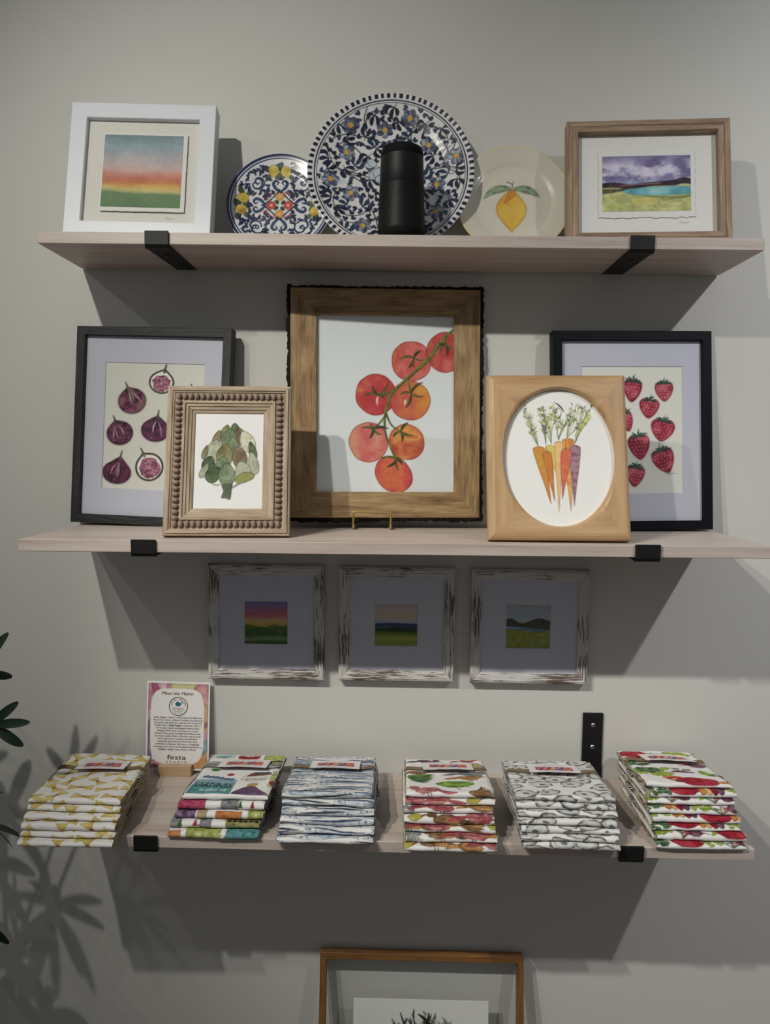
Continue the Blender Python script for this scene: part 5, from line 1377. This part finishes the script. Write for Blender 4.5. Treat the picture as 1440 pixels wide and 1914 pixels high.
def pat_beet(a, W_, V_, seed, top):
    a.sat = 0.8
    rs = random.Random(seed); Rd = [(120, 14, 32), (156, 28, 44), (170, 54, 62)]; Gn = [(36, 66, 42), (64, 96, 60), (96, 122, 84)]; Lm = [(112, 138, 30), (140, 158, 50), (160, 172, 84)]; Or = [(168, 84, 34), (184, 116, 52), (192, 144, 80)]; Pu = [(66, 30, 44), (98, 58, 74), (130, 96, 108)]
    def beet(x, y, r, cols):
        a.ell(x, y, r * 1.15, r, cols, .1, .06, rs.randrange(99), sc=9, edge=.25, con=1.8)
        a.stroke([(x + r, y), (x + r * 1.6, y + 2), (x + r * 2.2, y + 6)], [2.6, 1.2, .4], cols[1])
        for k in range(4): a.stroke([(x - r * .8, y), (x - r * 1.5, y - 6 + 4 * k), (x - r * 2.1, y - 10 + 7 * k)], [1.4, 1, .5], (150, 40, 60), .9)
    def ruffle(x, y, w, h, cols):
        for k in range(16):
            u, v = rs.uniform(-1, 1), rs.uniform(-1, 1)
            a.ell(x + u * w * .8, y + v * h * .7, w * .26, h * .34, cols, rs.uniform(0, 3), .25, rs.randrange(999), sc=5, edge=.35, ew=1.0, con=2)
        a.stroke([(x - w, y), (x, y + 1), (x + w, y)], .8, (170, 180, 140), .6)
    def carrot(x, y, l, cols):
        a.leaf((x, y), (x + l, y + 3), 8, cols[1], .03, 1, .5, fat=.3); a.leaf((x + 2, y - 2), (x + l * .8, y), 3, cols[2], .03, .7, fat=.3)
        for k in range(3): a.stroke([(x + l * (.2 + .2 * k), y - 5), (x + l * (.21 + .2 * k), y)], .6, cols[0], .6, n=1)
    def dill(x, y, l):
        for k in range(10):
            an = rs.uniform(-2.6, -.5); e = (x + math.cos(an) * l, y + math.sin(an) * l * .8); a.stroke([(x, y), ((x + e[0]) / 2 + rs.uniform(-3, 3), (y + e[1]) / 2), e], [.8, .6, .4], (72, 84, 60), .9)
            for j in range(3):
                u = rs.uniform(.5, 1); a.leaf((x + (e[0] - x) * u, y + (e[1] - y) * u), (x + (e[0] - x) * u + rs.uniform(-6, 6), y + (e[1] - y) * u - 5), .9, (84, 98, 66), 0, .9)
    if top:
        beet(28, 22, 24, Rd); dill(75, 40, 34); dill(60, 36, 26); a.ell(112, 14, 26, 12, Lm, .1, .1, 5, sc=8, con=2); ruffle(18, 74, 22, 26, Gn); a.leaf((0, 50), (16, 44), 5, (150, 110, 60))
        ruffle(30, 132, 34, 26, Lm); ruffle(24, 122, 22, 14, Gn); dill(82, 128, 24); a.ell(84, 132, 22, 6, Pu, 0, .1, 3); a.leaf((118, 118), (136, 150), 9, (110, 140, 40), .1, 1, .4); beet(124, 84, 16, Pu); dill(140, 150, 18)
        for k in range(4): carrot(40 + k * 5, 160 + k * 7, 34, [Or, Rd, Or, Pu][k]); 
        a.blob([(60, 172), (84, 164), (120, 168), (128, 180), (120, 196), (84, 198), (64, 190)], Rd, 8, 12, .2, con=1.6, grad=(1, 0, .3)); a.leaf((126, 184), (150, 180), 7, (176, 116, 70), .1)
    else:
        v0 = V_ - 24; x = rs.uniform(-8, 4); k = seed
        while x < W_ + 10:
            y = v0 + rs.uniform(-5, 5); m = k % 6
            if m == 0: ruffle(x + 16, y, 20, 14, Gn); x += 36
            elif m == 1: a.ell(x + 24, y, 26, 15, Rd, 0, .06, k, sc=14, con=1.6); x += 50
            elif m == 2:
                for j in range(4): carrot(x + j * 9, y - 14 + j * 2, 22, [Or, Or, Rd, Pu][j]); a.ell(x + j * 10 + 4, y, 6.5, 14, [Or, [(186, 140, 80), (196, 166, 110)], Rd, Pu][j], 0, .05, j, edge=.3)
                x += 46
            elif m == 3: ruffle(x + 14, y, 18, 13, Lm); x += 34
            elif m == 4: dill(x + 12, y + 14, 24); beet(x + 34, y, 11, Pu); x += 48
            else: x += 26; a.leaf((x - 14, y + 6), (x - 4, y - 10), 4, (124, 146, 50), .1)
            k += rs.choice((1, 1, 2, 5))


def pat_pantry(a, W_, V_, seed, top):
    a.sat = 0.74
    Tl, Pk, Gy, Pu, Or, Gn, Ol, Rd = [(44, 104, 108), (74, 136, 138), (60, 120, 124)], [(150, 26, 66), (172, 60, 96), (160, 36, 78)], [(96, 98, 104), (124, 126, 132)], [(66, 44, 74), (92, 66, 100), (130, 106, 134)], [(176, 96, 40), (190, 120, 60)], [(122, 134, 44), (146, 154, 66), (160, 166, 96)], [(110, 110, 54), (136, 134, 80)], [(150, 24, 40), (170, 50, 60)]
    def rect(x0, x1, y0, y1, cols, sd, ln=None): a.blob([(x0, y0), (x1, y0 + .5), (x1, y1), (x0, y1)], cols, sd, 8, .2, 1.2, smooth=False, con=2, line=ln)
    if top:
        rect(2, 48, -10, 22, [(172, 186, 188), (150, 176, 180)], 1, ((80, 110, 118), .8)); a.leaf((8, 16), (44, 4), 5, (86, 132, 136), .1)
        rect(56, 98, -10, 26, [(190, 186, 170)], 2, ((130, 124, 70), .8))
        for k in range(9): a.ell(60 + (k * 13) % 36, 12 + (k * 7) % 14, 6.5, 6, Rd, 0, .1, k)
        for k in range(5): a.leaf((60 + k * 8, 2), (66 + k * 8, -4), 3, (96, 110, 50))
        rect(106, 148, -10, 28, Gn, 3, ((96, 106, 50), .8)); rect(110, 148, 30, 52, Ol, 9)
        for k in range(5): a.ell(114 + k * 8, 36 + k % 2, 4, 4, [(60, 44, 30)], 0, .1, k)
        a.blob([(0, 46), (20, 40), (44, 48), (40, 62), (0, 70)], [(120, 122, 128), (150, 152, 156)], 4, 9)
        a.leaf((22, 82), (36, 92), 7, (50, 108, 40), .1); a.leaf((30, 78), (40, 70), 2, (40, 60, 36)); a.ell(62, 112, 7, 6, Rd, 0, .1, 7)
        for k in range(6): a.leaf((14 + k * 10, 124 + k * 2.5), (22 + k * 10, 118 + k * 2.5), 4.5, (58, 72, 122), .2); a.stroke([(12 + k * 10, 128 + k * 2.5), (24 + k * 10, 130 + k * 2.5)], 1.4, (70, 110, 130), .8, n=1)
        rect(4, 80, 138, 206, [(96, 140, 150), (124, 152, 166), (70, 124, 130)], 11); rect(4, 78, 166, 206, Tl, 12)
        a.text('SARDINES', 42, 176, 15.5, (30, 44, 54), 0.05, 0, True, 1, 1.9); a.text('in olive oil', 46, 193, 11.5, (206, 216, 214), 0.02, .3, False, 1, 1.3)
        a.blob([(84, 136), (90, 116), (136, 104), (140, 122), (124, 140), (100, 148)], [(186, 184, 176)], 13, edge=0, smooth=False, line=((80, 76, 70), 1.2)); a.blob([(92, 122), (98, 104), (134, 98), (136, 108)], [(110, 60, 36), (136, 84, 54)], 14, 5, smooth=False); a.blob([(98, 106), (104, 98), (130, 94), (132, 101)], [(34, 50, 84), (60, 82, 120)], 15, 5, smooth=False)
        a.text('gourmet', 112, 136, 10.5, (40, 36, 36), -.16, .3, False, 1, 1.4)
        a.blob([(84, 206), (94, 182), (108, 170), (118, 170), (128, 184), (144, 206)], Pu, 16, 12, .2, con=1.8, grad=(1, 0, .5)); a.blob([(102, 168), (108, 156), (120, 154), (118, 166), (110, 170)], [(166, 116, 36), (182, 146, 70)], 17)
        rect(138, 150, 92, 168, [(176, 170, 120), (150, 156, 84)], 18, ((110, 104, 60), .8)); a.ell(146, 150, 7, 11, Rd, 0, .06, 19); a.text('Pe', 144, 116, 9, (40, 40, 36), 0, .2, False, 1, 1.4)
        return
    y0, y1 = V_ - 46, V_ + 8
    sp = [None, [(0, .32, Pk), (.5, .7, Gy), (.70, .75, [(50, 108, 40)]), (.84, .89, Rd)], [(-.02, .23, Pu), (.25, .36, [(150, 132, 96)]), (.46, .76, Or), (.83, 1.05, Gn)], [(0, .12, Gy), (.08, .14, [(50, 108, 40)]), (.25, .31, Rd), (.33, .46, Gy), (.62, 1.05, Ol)], [(-.02, .14, Or), (.2, .58, Gn), (.64, 1.05, Tl)]][min(seed % 10, 4)]
    for k, (u0, u1, c) in enumerate(sp):
        if u1 - u0 < .08: a.blob([(u0 * W_, V_ - 6), ((u0 + u1) / 2 * W_, V_ - 26), (u1 * W_, V_ - 6)], c, k, smooth=False)
        else:
            rect(u0 * W_, u1 * W_, y0 if c is not Or else V_ - 22, y1, c, k * 7 + seed, ((96, 90, 80), .8))
            rs = random.Random(k + seed)
            for j in range(int((u1 - u0) * 30)):
                x = rs.uniform(u0, u1) * W_; y = V_ + rs.uniform(-36, 4); cc = tuple(q * (.65 if j % 2 else 1.2) for q in c[0]); a.leaf((x, y), (x + rs.uniform(-9, 9), y + rs.uniform(-6, 6)), 1.8, np.clip(cc, 0, 215), .2, .75)
    if seed % 10 == 1: a.text('Produce', 26, V_ - 34, 13, (50, 30, 40), 0.05, .3, False, .9, 1.3)
    if seed % 10 == 3:
        for k in range(6): a.ell((.66 + k * .06) * W_, V_ - 21, 4, 4, [(44, 30, 26), (70, 50, 40)], 0, .1, k)
    if seed % 10 in (2, 4):
        x = (.92 if seed % 10 == 2 else .34) * W_; a.ell(x, V_ - 12, 9, 12, [(160, 166, 90)], 0, .05, 3, line=((70, 76, 34), 1.2), edge=0); a.ell(x, V_ - 12, 4, 6, [(186, 186, 120)], 0, .05, 4, line=((90, 96, 44), .8), edge=0)


ORD = ['topmost', 'second from the top', 'third from the top', 'fourth from the top', 'fifth from the top', 'sixth from the top', 'seventh from the top', 'bottom one']


def art_tag(a):   # 88 x 46 mm
    a.blob([(12, 14), (78, 14), (78, 34), (12, 34)], [(150, 60, 70), (176, 96, 60), (110, 60, 96)], 3, 9, 0, smooth=False, con=2.6)
    for k in range(8):
        x = 12 + k * 8; a.leaf((x, 36), (x + 10, 12), 3.6, [(96, 50, 92), (176, 84, 50), (160, 50, 76), (186, 130, 70), (84, 76, 120)][k % 5], .15, .95, .3)
    for k in range(6): a.stroke([(14 + k * 11, 34), (24 + k * 11, 15)], .6, (206, 200, 196), .9, n=1)
    a.C[(a.y < 14) | (a.y > 34) | (a.x < 12) | (a.x > 78)] = (196, 193, 194)
    for y, w in ((6, 24), (10, 18), (39, 28), (42, 20)):
        for k in range(w): a.stroke([(44 - w * 1.1 + k * 2.2, y), (45.4 - w * 1.1 + k * 2.2, y)], .35, (120, 110, 116), .5, n=1)


def towel_stack(key, n, h, xb, xt, Wb, Wt, fb, ft, rb, rt, pat, desc, cat_group, stripe_side=None, band='twine', sidecols=((190, 186, 180), (150, 140, 120)), seed=1, tagv=0.33, gain=1.4, skew=0.0):
    rs = random.Random(seed)
    tk = h / n
    xs_j = [rs.uniform(-.0035, .0035) for _ in range(n)]; fr_j = [rs.uniform(-.003, .003) for _ in range(n)]

    def iface(i, X, Y):          # height of the i-th contact surface above the shelf
        if i == 0: return np.zeros_like(X) + 0.0003
        d = np.clip((-Y + rt) / (-ft + rt), 0, 1.2)
        w = 0.0055 * (fbm(X * 11 + i * 3.1, Y * 7 + seed, seed + 3, 2) - .5) + .0016 * (fbm(X * 45, Y * 30 + i, seed + i, 2) - .5)
        return i * tk * (0.72 + 0.28 * np.minimum(d, 1)) + w
    for k in range(n):           # k = 0 bottom
        i_top = n - 1 - k; top = i_top == 0
        u_ = k / (n - 1)
        x0 = xb + (xt - xb) * u_ + (xs_j[k] if not top and k else 0); Wd = Wb + (Wt - Wb) * u_
        yf = fb + (ft - fb) * u_ + (fr_j[k] if not top and k else 0); yr = rb + (rt - rb) * u_
        nu = 118
        U = np.linspace(0, 1, nu); dep = yr - yf
        rn = tk * .5
        if top: yt = np.linspace(yr, yf + rn, 150)
        else: yt = np.concatenate([np.linspace(yr, yf + .05, 22)[:-1], np.linspace(yf + .05, yf + rn, 32)])
        na = 15; ang = np.linspace(0, np.pi, na + 2)[1:-1]
        ynose = yf + rn - rn * np.sin(ang); tt = .5 - .5 * np.cos(ang)
        yb_ = np.linspace(yf + rn, yr, 30)
        Y = np.concatenate([yt, ynose, yb_]); mode = np.concatenate([np.zeros(len(yt)), tt, np.ones(len(yb_))])
        XX, YY = np.meshgrid(U, Y, indexing='ij'); MM = np.broadcast_to(mode, XX.shape)
        Xw = x0 + XX * Wd + skew * (YY - yf)
        wob = .0045 * (fbm(XX * 5 + k * 2.7, XX * 0 + seed, seed + k, 3) - .5)
        Yw = YY + wob
        ZT_ = iface(k + 1, Xw, Yw); ZB_ = iface(k, Xw, Yw)
        edge = np.minimum(XX, 1 - XX) * Wd
        rd = .0022 * np.exp(-(edge / .004) ** 2)
        zt = ZT_ - rd * (1 if top else .6) - .0006; zb = ZB_ + rd * .5 + .0006
        Zw = ZB + zt * (1 - MM) + zb * MM
        if top:
            Zw = Zw - .0022 * np.exp(-((XX - .5) / .42) ** 8) * np.exp(-(((YY - yr) / (yf - yr) - tagv) / .06) ** 2) * (1 - MM)
        # printed pattern: arc length from the rear edge
        arc = np.concatenate([(yr - yt), (yr - yf - rn) + rn * 1.25 * ang, (yr - yf - rn) + rn * 1.25 * np.pi + (yb_ - yb_[0])]) * 1000
        A_, B_ = np.meshgrid(U * Wd * 1000, arc, indexing='ij')
        vis = np.nonzero((arc > (0 if top else arc[-30] - 62)) & (arc <= arc[-28]))[0]
        cols = np.tile(lin(WH, gain), (A_.size, 1)).reshape(nu, len(Y), 3)
        a = Art(A_[:, vis], B_[:, vis], WH, .9, gain)
        Vfront = (yr - yf) * 1000 + 14
        pat(a, Wd * 1000, Vfront, seed * 10 + (i_top if pat is pat_pantry else i_top * 3 + 1) if pat is not pat_pantry else i_top, top)
        cols[:, vis] = a.out().reshape(nu, len(vis), 3)
        verts = [np.stack([Xw, Yw, Zw], -1).reshape(-1, 3)]; faces = [grid_faces(nu, len(Y))[:, ::-1]]; colz = [cols.reshape(-1, 3)]
        # pleated side edges: stacked cloth layers
        off = nu * len(Y); ns, nk = 44, 13
        ys = np.linspace(yf + rn * .5, yr, ns); ks = np.linspace(0, 1, nk)
        YS, KS = np.meshgrid(ys, ks, indexing='ij')
        for sgn, xe in ((-1, 0.0), (1, 1.0)):
            xbase = x0 + xe * Wd + skew * (YS - yf)
            zt_ = iface(k + 1, xbase, YS) - .0016; zb_ = iface(k, xbase, YS) + .001
            rip = .0016 * np.cos(KS * 2 * np.pi * 3) + .003 * (fbm(YS * 40, KS * 3 + k * 5, seed + k + int(xe) * 9, 2) - .5)
            xo = xbase + sgn * (rip - .0006)
            pts = np.stack([xo, YS, ZB + zb_ + (zt_ - zb_) * KS], -1).reshape(-1, 3)
            g = grid_faces(ns, nk); faces.append((g if sgn > 0 else g[:, ::-1]) + off)
            m = np.clip((fbm(YS * 70, KS * 6 + k, seed * 3 + k, 2) - .48) * 6, 0, 1).reshape(-1, 1)
            c = lin(sidecols[0], gain) * (1 - m) + lin(sidecols[1], gain) * m
            verts.append(pts); colz.append(c); off += ns * nk
        nm = desc + (', ' + ORD[i_top] + ' of its stack' if i_top < n - 1 else ', bottom one of its stack')
        t = thing('tea_towel', nm, 'towel', Matrix.Translation((x0 + Wd / 2, (yf + yr) / 2, ZB)), cat_group)
        V = np.concatenate(verts) - np.array([x0 + Wd / 2, (yf + yr) / 2, ZB])
        mesh_obj('cloth', V, np.concatenate(faces), MAT['cloth'], t, smooth=True, cols=np.concatenate(colz))
        O = np.array([x0 + Wd / 2, (yf + yr) / 2, ZB])

        def surf(xn, y):
            xa = np.array([x0 + xn * Wd + skew * (y - yf)]); return float(iface(k + 1, xa, np.array([y]))[0])
        if top:
            yc = yr + (yf - yr) * tagv
            cw, cd = .092, .060; nx, ny = 56, 34
            GU, GV = np.meshgrid(np.linspace(0, 1, nx), np.linspace(0, 1, ny), indexing='ij')
            gx = x0 + Wd * .5 - cw / 2 + GU * cw + .004; gy = yc + cd * .55 - GV * cd
            gz = iface(k + 1, gx, gy) + .0022 + .0055 * GV + .001 * np.sin(GU * 3.14)
            art = Art(GU * 88, GV * 46, (196, 193, 194), .9, gain); art_tag(art)
            mesh_obj('tag_card', np.stack([gx + skew * (gy - yf), gy, ZB + gz], -1).reshape(-1, 3) - O, grid_faces(nx, ny)[:, ::-1], MAT['paper'], t, cols=art.out())
            for s0, s1 in ((-.01, .25), (.76, 1.01)):
                P = []
                for q in np.linspace(s0, s1, 9):
                    xq = x0 + q * Wd; yy = yc + .002 * math.sin(q * 20)
                    zz = surf(min(max(q, .02), .98), yy) + (.0022 if .01 < q < .99 else -.004)
                    P.append((xq + skew * (yy - yf) - O[0], yy - O[1], zz))
                if band == 'twine':
                    v, f = tube(cr_spline(P, 3), .0021, 8); mesh_obj('twine', v, f, MAT['twine'], t, smooth=True)
                    v, f = tube([(q[0], q[1] - .004, q[2] - .0003) for q in cr_spline(P, 3)], .0018, 8); mesh_obj('twine', v, f, MAT['twine'], t, smooth=True)
                else:
                    V2, F2 = [], []
                    PP = cr_spline(P, 3)
                    for j, q in enumerate(PP): V2 += [(q[0], q[1] + .009, q[2] - .0004), (q[0], q[1], q[2] + .0008), (q[0], q[1] - .009, q[2] - .0002)]
                    for j in range(len(PP) - 1): F2 += [(3 * j, 3 * j + 1, 3 * j + 4, 3 * j + 3), (3 * j + 1, 3 * j + 2, 3 * j + 5, 3 * j + 4)]
                    mesh_obj('ribbon', V2, [q[::-1] for q in F2], MAT['stripe'], t, smooth=True)
        if stripe_side and k in stripe_side[1]:
            sg = stripe_side[0]; xe = x0 + (Wd if sg > 0 else 0); yl = yr + (yf - yr) * stripe_side[1][k]
            
            xa = np.array([xe + skew * (yl - yf)]); ya = np.array([yl]); zl = .5 * float(iface(k + 1, xa, ya)[0] + iface(k, xa, ya)[0])
            P = [(xe - sg * .001, yl + .015, zl), (xe + sg * .0035, yl + .011, zl + .0003), (xe + sg * .0052, yl, zl + .0005), (xe + sg * .0035, yl - .011, zl + .0003), (xe - sg * .001, yl - .015, zl)]
            v, f = tube([(q[0] + skew * (yl - yf) - O[0], q[1] - O[1], q[2]) for q in cr_spline(P, 4)], .0032, 8); mesh_obj('hanging_loop', v, f, MAT['stripe'], t, smooth=True)


towel_stack('pasta', 6, .064, .006, .006, .156, .156, -.311, -.272, -.075, -.045, pat_pasta, 'yellow bow-tie pasta print towel', 'pasta print towels', (1, {1: .62, 3: .55, 5: .45}), sidecols=((176, 168, 150), (150, 128, 66)), seed=3, skew=-.11)
towel_stack('pantry', 5, .062, .241, .256, .152, .147, -.276, -.240, -.06, -.030, pat_pantry, 'sardine tin and pantry jar print towel', 'pantry print towels', (1, {0: .45, 2: .55}), band='ribbon', sidecols=((150, 148, 140), (60, 58, 52)), seed=4, skew=0.0)
towel_stack('fish', 6, .070, .425, .427, .160, .153, -.284, -.242, -.07, -.045, pat_fish, 'blue-grey anchovy print towel', 'fish print towels', (1, {2: .4}), sidecols=((160, 164, 168), (70, 80, 96)), seed=5, skew=0.0)
towel_stack('bird', 7, .078, .636, .638, .150, .149, -.300, -.246, -.08, -.062, pat_bird, 'red and brown bird print towel', 'bird print towels', None, sidecols=((160, 156, 140), (104, 110, 50)), seed=6, skew=0.0)
towel_stack('oyster', 7, .078, .832, .822, .158, .167, -.287, -.254, -.085, -.060, pat_oyster, 'grey oyster shell print towel', 'oyster print towels', (-1, {2: .42, 4: .4}), sidecols=((150, 150, 148), (96, 96, 98)), seed=7, skew=0.02)
towel_stack('beet', 8, .088, 1.052, 1.052, .147, .146, -.276, -.216, -.06, -.022, pat_beet, 'red beet and green vegetable print towel', 'vegetable print towels', (-1, {2: .5, 4: .45, 6: .42}), sidecols=((160, 154, 140), (84, 64, 44)), seed=8, skew=0.03)


# ------------------------------------------------------------------ leafy plant at the left
t = thing('potted_plant', 'dark green leafy plant reaching in beside the pasta towels', 'plant', Matrix.Translation((-0.20, -0.26, FLOOR)))
v, f = lathe([(0.002, 0.004), (0.10, 0.0), (0.115, 0.01), (0.15, 0.26), (0.156, 0.27), (0.146, 0.27), (0.14, 0.24)], 40); mesh_obj('pot', v, f, MAT['pot'], t, smooth=True)
v, f = lathe([(0.002, 0.245), (0.141, 0.24)], 40); mesh_obj('soil', v, f, MAT['soil'], t)
rs = random.Random(21)


def leaf_mesh(ln, w, droop):
    V, F = [], []; n = 10
    for k in range(n + 1):
        u = k / n; ww = w * (math.sin(math.pi * min(1, u * .93 + .05)) ** .55) * (0.72 + .4 * u); z = -droop * u * u * ln
        V += [(u * ln, -ww, z + .12 * ww), (u * ln, 0, z - .1 * ww), (u * ln, ww, z + .12 * ww)]
    for k in range(n):
        for j in (0, 1): F.append((3 * k + j, 3 * k + 3 + j, 3 * k + 4 + j, 3 * k + 1 + j))
    return V, F


LM_ = []
for q in range(3):
    v, f = leaf_mesh(1.0, .125, .25 + .15 * q); me = bpy.data.meshes.new('leaf'); me.from_pydata(v, [], f); me.update(); me.materials.append(MAT['leaf'])
    me.polygons.foreach_set('use_smooth', np.ones(len(me.polygons), dtype=bool)); LM_.append(me)


def whorl(c, n, ln, az0, tilt, spread=6.283):
    """leaves radiating from a twig end c (world)"""
    for k in range(n):
        az = az0 + spread * (k / n if spread > 6 else (k + .5) / n - .5) + rs.uniform(-.12, .12)
        o = bpy.data.objects.new('leaf', LM_[rs.randrange(3)]); link(o, t)
        s = ln * rs.uniform(.85, 1.12)
        o.matrix_basis = Matrix.Translation(Vector(c) - t.location) @ Matrix.Rotation(az, 4, 'Z') @ Matrix.Rotation(-tilt + rs.uniform(-.25, .25), 4, 'Y') @ Matrix.Rotation(rs.uniform(-.4, .4), 4, 'X') @ Matrix.Diagonal((s, s, s, 1))


def twig(P):
    v, f = tube(cr_spline([tuple(Vector(q) - t.location) for q in P], 5), .0035, 6); mesh_obj('stem', v, f, MAT['stem'], t, smooth=True)


t.location = (-0.20, -0.26, FLOOR)
hubs = [((-0.13, -0.28, -0.58), 7, .085, .0), ((-0.20, -0.26, -0.44), 7, .09, .2), ((-0.12, -0.22, -0.66), 7, .085, -.1), ((-0.19, -0.25, -0.72), 8, .09, .1),
        ((-0.24, -0.22, -0.58), 8, .09, .1), ((-0.27, -0.28, -0.36), 7, .09, .3), ((-0.14, -0.25, -0.82), 7, .09, .0), ((-0.24, -0.24, -0.90), 9, .1, .1), ((-0.16, -0.26, -1.0), 8, .09, .1), ((-0.22, -0.26, -1.12), 8, .09, .2)]


def leaf_to(b, e, w, roll=0.0):
    b = Vector(b) - t.location; e = Vector(e) - t.location; ex = e - b; ln = ex.length; ex.normalize()
    ez = Vector((0.15, -1, 0.35 + roll)); ez = (ez - ex * ez.dot(ex)).normalized(); ey = ez.cross(ex)
    o = bpy.data.objects.new('leaf', LM_[0]); link(o, t)
    k = w / .125
    o.matrix_basis = Matrix(((ex.x * ln, ey.x * k, ez.x * ln, b.x), (ex.y * ln, ey.y * k, ez.y * ln, b.y), (ex.z * ln, ey.z * k, ez.z * ln, b.z), (0, 0, 0, 1)))


HB = (-0.064, -0.25, -0.470)
for e, w in (((-0.022, -.262, -.431), .0085), ((-.0015, -.27, -.458), .0085), ((-.011, -.265, -.499), .0095), ((-.075, -.26, -.405), .009), ((-.12, -.25, -.45), .009), ((-.09, -.24, -.53), .009)): leaf_to(HB, e, w)
HB2 = (-0.085, -0.25, -0.380)
for e, w in (((-.038, -.262, -.315), .009), ((-.042, -.21, -.400), .008), ((-.07, -.26, -.30), .009), ((-.12, -.25, -.34), .009), ((-.11, -.24, -.42), .009)): leaf_to(HB2, e, w)
twig([(-.2, -.26, -.8), (-.12, -.255, -.6), HB]); twig([(-.2, -.26, -.7), (-.12, -.255, -.5), HB2])
for i, (c, n, ln, ti) in enumerate(hubs):
    whorl(c, n, ln, rs.uniform(0, 6), ti); b = (-0.20 + rs.uniform(-.02, .02), -0.26 + rs.uniform(-.02, .02), max(FLOOR + .24, c[2] - .35))
    twig([b, (b[0] * .6 + c[0] * .4, b[1] * .6 + c[1] * .4, b[2] + (c[2] - b[2]) * .55), c])
for x in (-.21, -.19): twig([(x, -.26, FLOOR + .235), (x + .004, -.255, -1.0), (x, -.26, -.55)])
